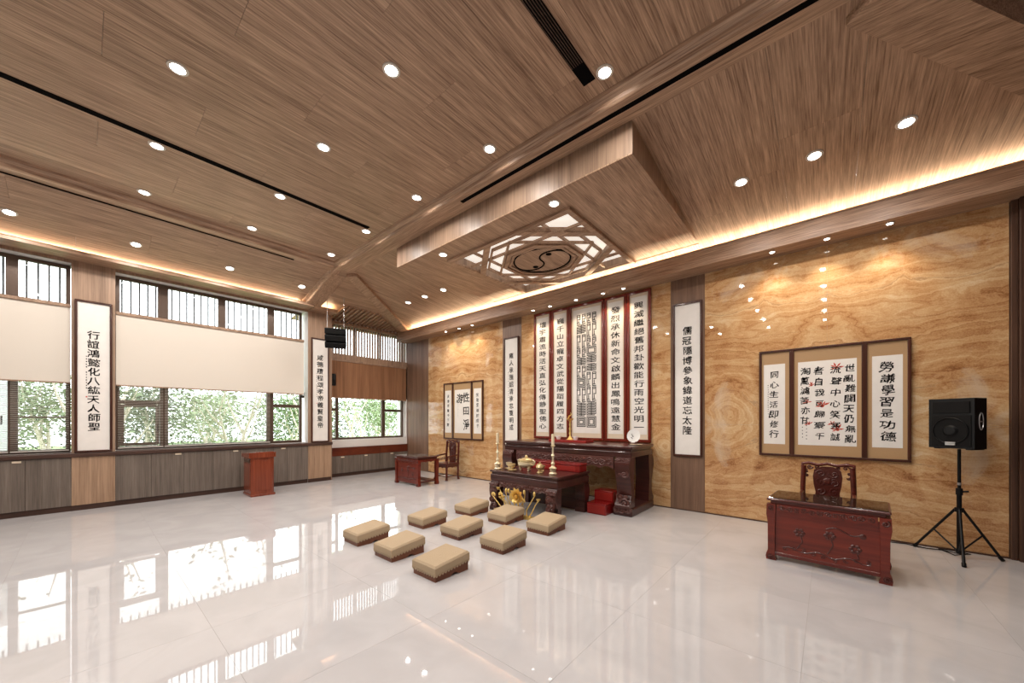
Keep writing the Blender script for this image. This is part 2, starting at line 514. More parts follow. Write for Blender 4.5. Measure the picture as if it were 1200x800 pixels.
# ================================================================ STRUCTURE
# ---------------- floor: one slab of bedding with separate polished tiles
fl = MB().box(-11.6, 3.7, -5.6, 7.6, -.10, -.0015).build('floor', M['grout'], kind='structure')
TW = 1.23
tile = MB().box(.0007, TW - .0007, .0007, TW - .0007, -.0014, 0).mesh('floor_tile', M['floor'])
for i in range(-10, 4):
    for j in range(-5, 8):
        x, y = -.14 + i * TW, .69 + (j - 0) * TW
        x1, y1 = min(x + TW, 3.7), min(y + TW, 7.6)
        if x > 3.6 or y > 7.3 or y + TW < -5.5: continue
        if x1 - x < TW - .01 or y1 - y < TW - .01 or x < -11.6:
            xs = max(x, -11.6)
            inst('floor_tile', MB().box(xs - x + .0007, x1 - x - .0007, .0007, y1 - y - .0007, -.0014, 0).mesh('floor_tile', M['floor']), fl, (x, y, 0))
        else:
            inst('floor_tile', tile, fl, (x, y, 0))

# ---------------- wall with the windows (left in the photo)
PIL = [(-.14, .42), (3.98, 4.59), (-4.26, -3.70)]
wl = MB()
for a, b in PIL: wl.box(-11.15, -10.722, a, b, 0, 5.3)
wl.box(-11.15, -10.722, -5.6, -4.26, 0, 5.3)
for a, b in ((-3.70, -.14), (.42, 3.98)):
    wl.box(-11.15, -10.92, a, b, 0, 1.10)
    wl.box(-11.15, -10.722, a, b, 4.63, 5.3)
wall_left = wl.build('wall_left', M['white'], kind='structure')
for a, b in PIL:
    MB().box(-10.722, -10.70, a, b, 1.08, 4.68).build('pilaster_panel', M['oak_z'], wall_left)
MB().box(-10.722, -10.70, -5.6, -4.26, 1.08, 4.68).build('pilaster_panel', M['oak_z'], wall_left)
for a, b in ((-3.70, -.14), (.42, 3.98)):
    MB().box(-10.74, -10.70, a, b, 4.63, 4.68).build('head_rail', M['oak_z'], wall_left)

MB().box(-10.95, -10.66, -5.6, 4.62, 1.005, 1.08, .012).build('trim_1', M['sill'], kind='structure')

def window(name, x, ys, mull, zs, trans, bars, parent_kind='structure', mat='bronze', mw=.06):
    """ys: (y0,y1); mull: list of (a,b); trans: list of (y0,y1,z0,z1)"""
    w = empty(name, (x, (ys[0] + ys[1]) / 2, zs[0]), kind=parent_kind)
    ox, oy, oz = w.location
    def B(nm, a, b, c, d, e, f, m): MB().box(a - ox, b - ox, c - oy, d - oy, e - oz, f - oz, .004 if m != 'glass' else 0).build(nm, M[m], w)
    B('frame_rail', x - .04, x + .04, ys[0], ys[1], zs[0], zs[0] + mw, mat)
    B('frame_rail', x - .04, x + .04, ys[0], ys[1], zs[1] - mw, zs[1], mat)
    B('frame_jamb', x - .04, x + .04, ys[0], ys[0] + mw, zs[0] + mw, zs[1] - mw, mat)
    B('frame_jamb', x - .04, x + .04, ys[1] - mw, ys[1], zs[0] + mw, zs[1] - mw, mat)
    for a, b, c, d in mull: B('mullion', x - .042, x + .042, a, b, c, d, mat)
    for a, b, c, d in trans: B('transom', x - .041, x + .041, a, b, c, d, mat)
    return w, B

XW = -10.95
# bay between the two scroll pilasters
w1, B = window('window_1', XW, (.43, 3.90), [(1.08, 1.215, 1.16, 3.80), (3.07, 3.22, 1.16, 3.80), (1.05, 1.215, 3.9, 4.57), (2.08, 2.22, 3.9, 4.57), (3.09, 3.24, 3.9, 4.57)],
               (1.10, 4.62), [(.49, 3.84, 3.80, 3.90), (.49, 1.08, 2.03, 2.11), (3.22, 3.84, 2.03, 2.11), (.49, 3.84, 2.46, 2.52)], None)
for a, b, c, d in ((.49, 1.08, 1.16, 2.03), (.49, 1.08, 2.11, 2.46), (1.215, 3.07, 1.16, 2.46), (3.22, 3.84, 1.16, 2.03), (3.22, 3.84, 2.11, 2.46),
                   (.49, 1.05, 3.9, 4.56), (1.215, 2.08, 3.9, 4.56), (2.22, 3.09, 3.9, 4.56), (3.24, 3.84, 3.9, 4.56),
                   (.49, 1.08, 2.52, 3.80), (1.215, 3.07, 2.52, 3.80), (3.22, 3.84, 2.52, 3.80)):
    B('pane', XW - .004, XW + .004, a, b, c, d, 'glass')
for k in range(27):
    y = .53 + k * .1275
    B('security_bar', XW - .20, XW - .17, y - .014, y + .014, 2.40, 4.60, 'grille')
for y in (.52, 1.04):   # inner sash of the opening light
    B('sash_stile', XW + .042, XW + .062, y - .03, y + .03, 1.18, 2.02, 'bronze')
for z in (1.2, 2.0):
    B('sash_rail', XW + .042, XW + .062, .55, 1.01, z - .03, z + .03, 'bronze')
B('window_handle', XW + .063, XW + .085, 1.03, 1.05, 1.45, 1.60, 'bronze_dark')
# bay at the photo's left edge
w2, B = window('window_2', XW, (-3.69, -.15), [(-.86, -.75, 1.16, 3.80), (-3.0, -2.87, 1.16, 3.80), (-.88, -.745, 3.9, 4.57), (-1.9, -1.76, 3.9, 4.57), (-2.95, -2.8, 3.9, 4.57)],
               (1.10, 4.62), [(-3.63, -.21, 3.80, 3.90), (-.75, -.21, 1.735, 1.765), (-3.63, -.21, 2.46, 2.52)], None)
for a, b, c, d in ((-.75, -.21, 1.16, 2.46), (-2.87, -.86, 1.16, 2.46), (-3.63, -3.0, 1.16, 2.46), (-.745, -.21, 3.9, 4.56), (-1.76, -.88, 3.9, 4.56),
                   (-2.8, -1.9, 3.9, 4.56), (-3.63, -2.95, 3.9, 4.56), (-3.63, -.21, 2.52, 3.80)):
    B('pane', XW - .004, XW + .004, a, b, c, d, 'glass')
for k in range(27):
    y = -3.6 + k * .1275
    B('security_bar', XW - .20, XW - .17, y - .014, y + .014, 2.40, 4.60, 'grille')
B('window_handle', XW + .043, XW + .07, -.93, -.91, 1.62, 1.78, 'bronze_dark')

# ---------------- recess beside the altar wall
rc = MB()
rc.box(-11.75, -11.2, 4.59, 7.42, 0, 1.10)
rc.box(-11.75, -11.2, 4.59, 7.42, 2.42, 3.68)
rc.box(-11.75, -11.2, 4.59, 7.42, 4.62, 5.3)
rc.box(-11.75, -11.2, 4.59, 4.66, 1.10, 4.62)
rc.box(-11.75, -11.2, 7.36, 7.42, 1.10, 4.62)
wall_corner = rc.build('wall_corner', M['white'], kind='structure')
MB().box(-11.2, -10.70, 4.59, 4.61, 0, 4.9).build('side_panel', M['oak_z'], wall_corner)
MB().box(-11.2, -11.18, 4.61, 7.40, 3.52, 3.70).build('head_panel', M['oak_z'], wall_corner)
MB().box(-11.2, -11.16, 4.61, 7.40, 3.49, 3.53).build('picture_rail', M['dark_oak'], wall_corner)
MB().box(-11.2, -11.12, 4.61, 7.40, 4.56, 4.64).build('head_rail', M['oak_z'], wall_corner)
XR = -11.42
w3, B = window('window_3', XR, (4.67, 7.35), [(5.02, 5.10, 1.16, 2.38), (6.55, 6.66, 1.16, 2.38)], (1.10, 2.44),
               [(4.73, 5.02, 1.98, 2.06), (6.66, 7.29, 1.98, 2.06)], None)
for a, b, c, d in ((4.73, 5.02, 1.16, 1.98), (4.73, 5.02, 2.06, 2.38), (5.10, 6.55, 1.16, 2.38), (6.66, 7.29, 1.16, 1.98), (6.66, 7.29, 2.06, 2.38)):
    B('pane', XR - .004, XR + .004, a, b, c, d, 'glass')
w4, B = window('window_4', XR, (4.67, 7.35), [(5.6, 5.68, 3.72, 4.56), (6.45, 6.53, 3.72, 4.56)], (3.68, 4.62), [], None)
for a, b in ((4.73, 5.6), (5.68, 6.45), (6.53, 7.29)):
    B('pane', XR - .004, XR + .004, a, b, 3.74, 4.56, 'glass')
for k in range(30):
    y = 4.68 + k * .09
    B('slat', -11.245, -11.205, y - .024, y + .024, 3.66, 4.62, 'oak_z')

# ---------------- stone wall behind the altar
wall_front = MB().box(-11.75, 3.7, 7.424, 7.62, 0, 5.3).build('wall_front', M['white'], kind='structure')
def slabs(x0, x1, mat):
    n = 2; w = (x1 - x0) / n
    for i in range(n):
        for a, b in ((0.02, 1.62), (1.62, 3.10), (3.10, 4.40)):
            MB().box(x0 + i * w + .0008, x0 + (i + 1) * w - .0008, 7.40, 7.424, a + .0008, b - .0008, .001).build('marble_slab', mat, wall_front)
slabs(-9.975, -6.69, MS[0]); slabs(-6.03, -2.315, MS[1]); slabs(-1.715, 1.68, MS[2])
for x0, x1, m in ((-6.688, -6.032, 'oak_brown'), (-2.313, -1.717, 'oak_brown')):
    MB().box(x0, x1, 7.395, 7.424, 0, 4.40, .004).build('pilaster_panel', M[m], wall_front)
for k in range(3):
    a = -11.2 + k * .408
    MB().box(a + .001, a + .407, 7.395, 7.424, 0, 4.40, .002).build('wood_panel', M['oak_brown'], wall_front)
for k, (a, b, y) in enumerate(((1.685, 1.74, 7.36), (1.74, 1.80, 7.31), (1.80, 1.86, 7.34), (1.86, 1.93, 7.28), (1.93, 2.6, 7.26), (2.6, 3.7, 7.40))):
    MB().box(a, b, y, 7.424, 0, 4.40, .006).build('door_surround_moulding', M['dark_oak'], wall_front)
MB().box(-10.0, 1.68, 7.392, 7.40, 0, .02).build('skirting', M['dark_oak'], wall_front)

# ---------------- walls out of the frame
MB().box(3.6, 3.75, -5.6, 7.6, 0, 5.3).build('wall_right', M['dark_oak'], kind='structure')
MB().box(-11.75, 3.75, -5.75, -5.6, 0, 5.3).build('wall_back', M['oak_brown'], kind='structure')

# ---------------- ceilings
ZC = 5.27
SM = .136
def zM(y): return 5.16 - SM * (y - 4.13)
def zD(x): return 5.19 - .24 * (-8.72 - x)
def zR(x): return 5.16 - .174 * (-8.53 - x)
def zL(x): return 5.16 - .174 * (x - .27)

ceiling = MB().box(-11.75, 3.75, -5.75, 7.62, 5.42, 5.5).build('ceiling', M['white'], kind='structure')

def sheet(mb, pts, t=.018):
    n = len(pts)
    mb.add([p for p in pts] + [(p[0], p[1], p[2] + t) for p in pts],
           [tuple(range(n)), tuple(range(2 * n - 1, n - 1, -1))] + [((i + 1) % n, i, n + i, n + (i + 1) % n) for i in range(n)])
    return mb

G = .0012
# flat ceiling, long oak boards running towards the stone wall
PW, PLN = .61, 2.44
pm = sheet(MB(), [(G, G, 0), (G, PLN - G, 0), (PW - G, PLN - G, 0), (PW - G, G, 0)]).mesh('ceiling_panel', M['ceil_y'])
i = 0; x = -8.46
while x < 3.6:
    y = -5.6 - (i % 3) * .8
    while y < 3.70:
        x1, a, b = min(x + PW, 3.6), max(y, -5.6), min(y + PLN, 3.70)
        if b - a > .02:
            if x1 - x > PW - .01 and b - a > PLN - .01: inst('ceiling_panel', pm, ceiling, (x, y, ZC))
            else: inst('ceiling_panel', sheet(MB(), [(G, a - y + G, 0), (G, b - y - G, 0), (x1 - x - G, b - y - G, 0), (x1 - x - G, a - y + G, 0)]).mesh('ceiling_panel', M['ceil_y']), ceiling, (x, y, ZC))
        y += PLN
    x += PW; i += 1
# sloping strip above the windows
xs = [-8.74, -9.35, -9.96, -10.57, -10.73]
for i in range(4):
    y = -5.6 - (i % 3) * .9
    while y < 3.70:
        a, b = max(y, -5.6), min(y + PLN, 3.70)
        p, q = xs[i] - G, xs[i + 1] + G
        if b - a > .02:
            sheet(MB(), [(q, a + G, zD(q)), (q, b - G, zD(q)), (p, b - G, zD(p)), (p, a + G, zD(p))]).build('ceiling_panel', M['ceil_y'], ceiling)
        y += PLN
# sloping ceiling in front of the stone wall, ends cut along the two hips
def yhip(x):
    if x < -8.53: return 4.13 + (-8.53 - x) * (3.1 / 2.41)
    if x > .27: return 4.13 + (x - .27) * (3.1 / 2.41)
    return 4.13
BX0, BX1, BY0, BY1, BZ = -6.62, -1.72, 4.14, 6.985, 4.78
edges = sorted([-11.07, -8.53, BX0, BX1, .27, 2.8] + [-10.4, -9.8, -9.14, -7.9, -7.26, -6.0, -5.4, -4.8, -4.2, -3.6, -3.0, -2.4, -1.1, -.45, .88, 1.5, 2.1])
for a, b in zip(edges, edges[1:]):
    mid = (a + b) / 2
    ya, yb = yhip(a), yhip(b)
    if BX0 < mid < BX1: ya = yb = BY1 + .002
    cuts = [None] if BX0 < mid < BX1 or abs(ya - yb) > .01 else [5.35 + .5 * (int(mid * 3) % 3)]
    def S(p, q):
        sheet(MB(), [(a + G, p[0], zM(p[0])), (a + G, q, zM(q)), (b - G, q, zM(q)), (b - G, p[1], zM(p[1]))]).build('ceiling_panel', M['ceil_y'], ceiling)
    if cuts[0]:
        S((ya, yb), cuts[0] - G); S((cuts[0] + G, cuts[0] + G), 7.42)
    else:
        S((min(ya, 7.41), min(yb, 7.41)), 7.42)
# triangular returns beyond the hips
sheet(MB(), [(-11.75, 3.9, zR(-11.75)), (-11.75, 7.42, zR(-11.75)), (-11.07, 7.42, zR(-11.07)), (-8.53, 4.13, zR(-8.53)), (-8.53, 3.9, zR(-8.53))]).build('ceiling_panel', M['ceil_y'], ceiling)
sheet(MB(), [(.1, 3.9, 5.36), (.1, 4.13, 5.36), (2.75, 7.42, 5.36), (3.7, 7.42, 5.36), (3.7, 3.9, 5.36)]).build('ceiling_panel', M['ceil_y'], ceiling)
for k in range(21):   # battens under the return over the recess
    y = 4.72 + k * .125
    xa = max(-11.18, -11.18); xb = min(-10.15, -8.9 - (y - 4.13) * .7774)
    if xb - xa < .05: continue
    sheet(MB(), [(xa, y, zR(xa) - .05), (xa, y + .04, zR(xa) - .05), (xb, y + .04, zR(xb) - .05), (xb, y, zR(xb) - .05)], .048).build('batten', M['beam_x'], ceiling)

# ---------------- beam along the hall with its crown moulding
beam_prof = [(3.69, 5.27), (3.705, 5.235), (3.74, 5.22), (3.765, 5.205), (3.78, 5.17), (3.80, 5.16), (4.13, 5.16), (4.13, 5.40), (3.69, 5.40)]
mb = MB().prism(beam_prof, 'x', -8.62, 3.6)
n = len(beam_prof)
def shear(p, x): return (x, p[0], p[1] - .27 * (-8.62 - x))
mb.add([shear(p, -8.62) for p in beam_prof] + [shear(p, -10.34) for p in beam_prof],
       [tuple(range(n - 1, -1, -1)), tuple(range(n, 2 * n))] + [(i, (i + 1) % n, n + (i + 1) % n, n + i) for i in range(n)])
mb.build('trim_2', M['beam_x'], kind='structure')
cross_prof = [(-8.44, 5.27), (-8.455, 5.235), (-8.49, 5.22), (-8.52, 5.205), (-8.535, 5.17), (-8.56, 5.16), (-8.72, 5.155), (-8.72, 5.18), (-8.745, 5.18), (-8.745, 5.40), (-8.44, 5.40)]
tb = MB().prism(cross_prof, 'y', -5.6, 3.72).build('trim_3', M['beam_y'], kind='structure')
MB().box(-8.744, -8.722, -5.6, 2.96, 5.14, 5.178).build('shadow_gap', M['slot'], tb)
# hips
def hip(name, p, q, w, up=.2):
    p, q = Vector(p), Vector(q); d = (q - p); s = Vector((d.y, -d.x, 0)).normalized() * (w / 2)
    vs = []
    for c in (p, q):
        for sg in (-1, 1):
            for dz in (-.09, up): vs.append(c + s * sg + Vector((0, 0, dz)))
    return MB().add(vs, [(0, 1, 3, 2), (4, 6, 7, 5), (0, 4, 5, 1), (2, 3, 7, 6), (0, 2, 6, 4), (1, 5, 7, 3)]).build(name, M['beam_x'], kind='structure')
hip('trim_4', (-8.53, 4.13, 5.16), (-10.98, 7.28, 4.733), .26)
hip('trim_5', (.27, 4.13, 5.16), (2.7, 7.26, 4.736), .40, .62)
# cornice over the stone wall (trough with the LED strip) and over the windows
c1 = MB().prism([(6.98, 4.37), (7.40, 4.37), (7.40, 4.395), (7.02, 4.395), (7.02, 4.645), (6.985, 4.66), (6.965, 4.66), (6.965, 4.64), (6.98, 4.63)], 'x', -11.2, 3.6)
c1.build('trim_6', M['beam_x'], kind='structure')
c2 = MB().prism([(-10.25, 4.68), (-10.25, 4.735), (-10.235, 4.745), (-10.27, 4.745), (-10.28, 4.70), (-10.72, 4.70), (-10.72, 4.68)], 'y', -5.6, 3.98)
c2.build('trim_7', M['beam_y'], kind='structure')
MB().box(-10.72, -10.30, 3.98, 4.59, 4.66, 4.74).build('trim_8', M['beam_y'], kind='structure')

# ---------------- dropped ceiling box around the medallion
OX0, OX1, OY0, OY1 = -5.52, -2.88, 4.62, 6.93
box = MB()
box.box(BX0, BX1, BY0, OY0, BZ, BZ + .02); box.box(BX0, OX0, OY0, BY1, BZ, BZ + .02); box.box(OX1, BX1, OY0, BY1, BZ, BZ + .02); box.box(OX0, OX1, OY1, BY1, BZ, BZ + .02)
bo = box.build('ceiling', M['ceil_y'], kind='structure')
fr = MB().box(BX0, BX1, BY0, BY0 + .02, BZ + .02, 5.22)
fr.build('front_fascia', M['oak_z'], bo)
for xx in (BX0, BX1 - .02):
    MB().prism([(BY0 + .02, BZ + .02), (BY1, BZ + .02), (BY1, BZ + .03), (BY0 + .02, 5.20)], 'x', xx, xx + .02).build('side_fascia', M['oak_z'], bo)
well = MB()
for a in ((OX0 - .02, OX0, OY0, OY1), (OX1, OX1 + .02, OY0, OY1), (OX0 - .02, OX1 + .02, OY0 - .02, OY0), (OX0 - .02, OX1 + .02, OY1, OY1 + .02)):
    well.box(*a, BZ + .02, 4.93)
well.build('well_lining', M['oak_z'], bo)
MB().box(OX0 - .02, OX1 + .02, OY0 - .02, OY1 + .02, 4.93, 4.945).build('lit_diffuser', M['diffuser'], bo)

# medallion
mcx, mcy, hx, hy = (OX0 + OX1) / 2, (OY0 + OY1) / 2, (OX1 - OX0) / 2, (OY1 - OY0) / 2
med = empty('ceiling_medallion', (mcx, mcy, BZ), label='square oak lattice medallion with octagon and yin-yang disc, under the ceiling box', cat='ceiling medallion')
f = MB()
for a in ((-hx - .05, hx + .05, -hy - .05, -hy + .04), (-hx - .05, hx + .05, hy - .04, hy + .05), (-hx - .05, -hx + .04, -hy + .04, hy - .04), (hx - .04, hx + .05, -hy + .04, hy - .04)):
    f.box(*a, -.045, 0, .006)
f.build('outer_frame', M['beam_x'], med)
def bar(p, q, w, z0, z1, mat='beam_x', nm='lattice_bar'):
    p, q = Vector((p[0] * hx, p[1] * hy, 0)), Vector((q[0] * hx, q[1] * hy, 0))
    d = (q - p).normalized(); s = Vector((d.y, -d.x, 0)) * (w / 2)
    a = [p + s, q + s, q - s, p - s]
    MB().add([(v.x, v.y, z0) for v in a] + [(v.x, v.y, z1) for v in a], [(0, 1, 2, 3), (7, 6, 5, 4), (0, 4, 5, 1), (1, 5, 6, 2), (2, 6, 7, 3), (3, 7, 4, 0)]).build(nm, M[mat], med)
def octv(ap): return [(ap / math.cos(math.pi / 8) * math.cos(math.pi / 8 + k * math.pi / 4), ap / math.cos(math.pi / 8) * math.sin(math.pi / 8 + k * math.pi / 4)) for k in range(8)]
e_ = 1.25 - 1.0     # corner chords run from edge to edge of the square
for sx, sy in ((1, 1), (-1, 1), (-1, -1), (1, -1)):
    bar((sx * 1.0, sy * e_), (sx * e_, sy * 1.0), .11, -.04, .05)
oo = octv(.80)
for k in range(8): bar(oo[k], oo[(k + 1) % 8], .035, -.02, .03)
q = .585
for a, b in (((-q, -.95), (-q, .95)), ((q, -.95), (q, .95)), ((-.95, -q), (.95, -q)), ((-.95, q), (.95, q))): bar(a, b, .04, -.012, .028)
d_ = q * math.sqrt(2)
for a, b in (((d_, 0), (0, d_)), ((0, d_), (-d_, 0)), ((-d_, 0), (0, -d_)), ((0, -d_), (d_, 0))): bar(a, b, .04, -.016, .024)
def octa(r0, r1, z0, z1):
    m = MB(); vs = []
    for r in (r0, r1):
        for z in (z0, z1):
            for k in range(8):
                t = math.pi / 8 + k * math.pi / 4
                vs.append((r * hx * math.cos(t), r * hy * math.sin(t), z))
    fs = []
    for k in range(8):
        l = (k + 1) % 8
        fs += [(k, l, 16 + l, 16 + k), (8 + l, 8 + k, 24 + k, 24 + l), (16 + k, 16 + l, 24 + l, 24 + k), (l, k, 8 + k, 8 + l)]
    return m.add(vs, fs)
octa(.55, .61, -.04, .03).build('octagon_ring', M['beam_x'], med)
octa(.48, .52, -.03, .03).build('octagon_ring', M['beam_x'], med)
d = MB(); pts = [(.55 * hx * math.cos(math.pi / 8 + k * math.pi / 4), .55 * hy * math.sin(math.pi / 8 + k * math.pi / 4)) for k in range(8)]
disc = d.prism(pts, 'z', -.005, .03).build('yin_yang_disc', M['ceil_y'], med)
RR = .43
sp = []
for k in range(13):
    t = math.pi * k / 12; sp.append((-RR / 2 + RR / 2 * math.cos(math.pi - t), RR / 2 * math.sin(t)))
for k in range(1, 13):
    t = math.pi * k / 12; sp.append((RR / 2 - RR / 2 * math.cos(t), -RR / 2 * math.sin(t)))
MB().tube([(x * hx, y * hy, -.006) for x, y in sp], .016, 6).build('curved_groove', M['slot'], disc)
MB().tube([(RR * hx * math.cos(2 * math.pi * k / 32), RR * hy * math.sin(2 * math.pi * k / 32), -.006) for k in range(33)], .016, 6).build('circle_groove', M['slot'], disc)
for sx, sy in ((-.2, .13), (.2, -.13)):
    MB().lathe([(.055, -.012), (.055, 0)], (sx * hx, sy * hy, 0), 14).build('yin_yang_eye', M['slot'], disc)

# ---------------- linear air slots
def slot(name, x0, x1, y0, y1, z, label, along):
    s = empty(name, ((x0 + x1) / 2, (y0 + y1) / 2, z), label=label, cat='air vent', group='linear air slots in the ceiling')
    ox, oy = s.location.x, s.location.y
    MB().box(x0 - ox, x1 - ox, y0 - oy, y1 - oy, -.004, .012).build('slot_frame', M['slot'], s)
    if along == 'y':
        n = 6
        for k in range(n):
            xx = x0 - ox + (k + .5) * (x1 - x0) / n
            MB().box(xx - .003, xx + .003, y0 - oy + .02, y1 - oy - .25, -.010, -.004).build('vane', M['bronze'], s)
    return s
slot('air_slot', -6.53, -6.44, -5.4, 3.46, 5.266, 'long thin black air slot in the flat ceiling nearest the windows', None)
slot('air_slot', -1.985, -1.85, -1.5, 3.49, 5.266, 'wide black slatted air slot in the flat ceiling near the beam', 'y')
slot('air_slot', -4.42, 3.4, 3.89, 3.95, 5.158, 'long black air slot along the underside of the main beam', None)

# ================================================================ LIGHTS IN THE ROOM
ring_me = MB().lathe([(.058, 0), (.062, -.012), (.085, -.010), (.088, 0)], (0, 0, 0), 20).mesh('trim_ring', M['ring'], 40)
lens_me = MB().lathe([(.064, -.006), (.060, -.013), (.001, -.0135)], (0, 0, 0), 18).mesh('lens', M['lens'], 40)
sring_me = MB().lathe([(.03, 0), (.032, -.012), (.045, -.010), (.046, 0)], (0, 0, 0), 16).mesh('trim_ring', M['ring'], 40)
slens_me = MB().lathe([(.034, -.006), (.032, -.013), (.001, -.0135)], (0, 0, 0), 14).mesh('lens', M['lens'], 40)
def spot_data(name, power, angle, blend, color, rad):
    l = bpy.data.lights.new(name, 'SPOT'); l.energy = power; l.spot_size = R(angle); l.spot_blend = blend; l.color = color; l.shadow_soft_size = rad
    return l
L_MAIN = spot_data('downlight_lamp', DOWNLIGHT_W, 172, .5, NEUTRAL, .045)
L_WALL = spot_data('wall_spot_lamp', WALLSPOT_W, 100, .8, (1, .78, .54), .03)
def downlight(loc, label, group, tilt=(0, 0, 0), small=False, lamp=None):
    o = empty('ceiling_downlight', loc, label=label, cat='downlight', group=group)
    o.rotation_euler = tilt
    inst('trim_ring', sring_me if small else ring_me, o)
    inst('lens', slens_me if small else lens_me, o)
    l = bpy.data.objects.new('downlight_lamp', lamp or L_MAIN)
    l.location = (0, 0, -.03); l.rotation_euler = tuple(-t for t in tilt); COL.objects.link(l); l.parent = o
ORD = ['first', 'second', 'third', 'fourth', 'fifth', 'sixth', 'seventh', 'eighth']
gx = [-8.136, -6.63, -5.009, -3.383, -1.742, -.1]
gy = [3.488, 2.05, .628, -.8, -2.23]
for i, x in enumerate(gx):
    for j, y in enumerate(gy):
        downlight((x, y, ZC), 'round lit downlight in the flat ceiling, %s row from the windows, %s from the beam' % (ORD[i], ORD[j]), 'downlights in the flat ceiling')
for j, y in enumerate((3.47, 2.05, .64, -.75, -2.2)):
    downlight((-9.72, y, zD(-9.72)), 'round lit downlight in the sloping strip over the windows, %s from the beam' % ORD[j], 'downlights over the windows', (0, -math.atan(.24), 0))
for j, x in enumerate((-8.76, -8.0, -7.24)):
    downlight((x, 5.82, zM(5.82)), 'round lit downlight in the sloping ceiling near the recess, %s from the recess' % ORD[j], 'downlights in the sloping ceiling', (-math.atan(SM), 0, 0))
for j, x in enumerate((-.9, -.13, .64)):
    downlight((x, 5.82, zM(5.82)), 'round lit downlight in the sloping ceiling above the near desk, %s from the ceiling box' % ORD[j], 'downlights in the sloping ceiling', (-math.atan(SM), 0, 0))
downlight((-2.96, 4.365, BZ), 'round lit downlight under the ceiling box, beside the medallion corner nearer the viewer', 'downlights under the ceiling box')
downlight((-5.44, 4.365, BZ), 'round lit downlight under the ceiling box, beside the medallion corner nearer the windows', 'downlights under the ceiling box')
sp_groups = [('near the recess', [-8.75, -8.15, -7.6]), ('over the altar', [-5.45, -4.95, -4.25, -3.6, -3.15]), ('over the near triptych', [-.68, -.02, .63])]
for nm, xs_ in sp_groups:
    for j, x in enumerate(xs_):
        downlight((x, 7.13, 4.37), 'tiny spotlight under the stone wall cornice %s, %s from the left' % (nm, ORD[j]), 'small spotlights under the cornice', small=True, lamp=L_WALL)

# ================================================================ WINDOW SIDE FURNISHING
def cabinet(name, y0, y1, doors, xf, xb, z1, label, group, pulls, mat='grey_oak', band=None, z0=.10):
    c = empty(name, (xf, (y0 + y1) / 2, 0), label=label, cat='cabinet', group=group)
    oy = (y0 + y1) / 2
    MB().box(xb - xf, -.022, y0 - oy, y1 - oy, z0, z1).build('body', M['dark_oak'], c)
    MB().box(xb - xf, -.03, y0 - oy, y1 - oy, 0, z0).build('toe_kick', M['sill'], c)
    zt = z1 if not band else band
    n = doors; w = (y1 - y0) / n
    for k in range(n):
        a = y0 + k * w - oy
        d = MB().box(-.02, 0, a + .002, a + w - .002, z0 + .004, zt - .004, .002).build('door', M[mat], c)
        if k in pulls:
            s = pulls[k]
            b = a + (w - .09 if s > 0 else .09)
            MB().box(-.001, .012, b - .05, b + .05, zt - .055, zt - .02, .003).build('pull_tab', M['silk_pale'], d)
    if band:
        MB().box(-.02, .004, y0 - oy + .002, y1 - oy - .002, band + .004, z1 - .002, .003).build('drawer_front', M['red_band'], c)
    return c
GC = 'low grey cabinets under the windows'
cabinet('low_cabinet', .42, 1.44, 2, -10.70, -10.915, 1.003, 'low grey two-door cabinet right of the light oak panel under the big scroll', GC, {1: 1})
cabinet('low_cabinet', 1.44, 2.46, 2, -10.70, -10.915, 1.003, 'low grey two-door cabinet just left of the red podium', GC, {1: 1})
cabinet('low_cabinet', 2.46, 3.47, 2, -10.70, -10.915, 1.003, 'low grey two-door cabinet partly hidden behind the red podium', GC, {1: 1})
cabinet('low_cabinet', 3.47, 3.978, 1, -10.70, -10.915, 1.003, 'narrow grey cabinet door beside the far light oak panel', GC, {})
cabinet('low_cabinet', -.66, -.14, 1, -10.70, -10.915, 1.003, 'single-door grey cabinet left of the light oak panel under the big scroll', GC, {})
cabinet('low_cabinet', -1.70, -.66, 2, -10.70, -10.915, 1.003, 'grey cabinet with pull tab at the photo\'s left edge', GC, {1: 1})
cabinet('low_cabinet', -2.72, -1.70, 2, -10.70, -10.915, 1.003, 'grey cabinet under the left window, beyond the photo\'s left edge', GC, {1: 1})
for y0, y1, lb in ((-.14, .42, 'light oak pier panel below the big scroll between grey cabinets'), (3.98, 4.59, 'light oak pier panel below the far scroll at the recess corner')):
    c = empty('pier_panel', (-10.70, (y0 + y1) / 2, 0), label=lb, cat='wall panel', group='light oak panels in the cabinet row')
    h = (y1 - y0) / 2
    MB().box(-.021, 0, -h + .002, h - .002, .10, 1.003, .002).build('face', M['oak_light'], c)
    MB().box(-.021, -.012, -h, h, 0, .10).build('toe_kick', M['sill'], c)
GR = 'low cabinets in the recess'
cabinet('recess_cabinet', 4.63, 6.32, 3, -11.12, -11.198, .87, 'low recess cabinet with red-brown drawer band, the wider left one', GR, {0: 1, 2: -1}, band=.62)
cabinet('recess_cabinet', 6.34, 7.39, 2, -11.15, -11.198, .87, 'low recess cabinet with red-brown drawer band, the set-back right one', GR, {0: 1}, band=.62)

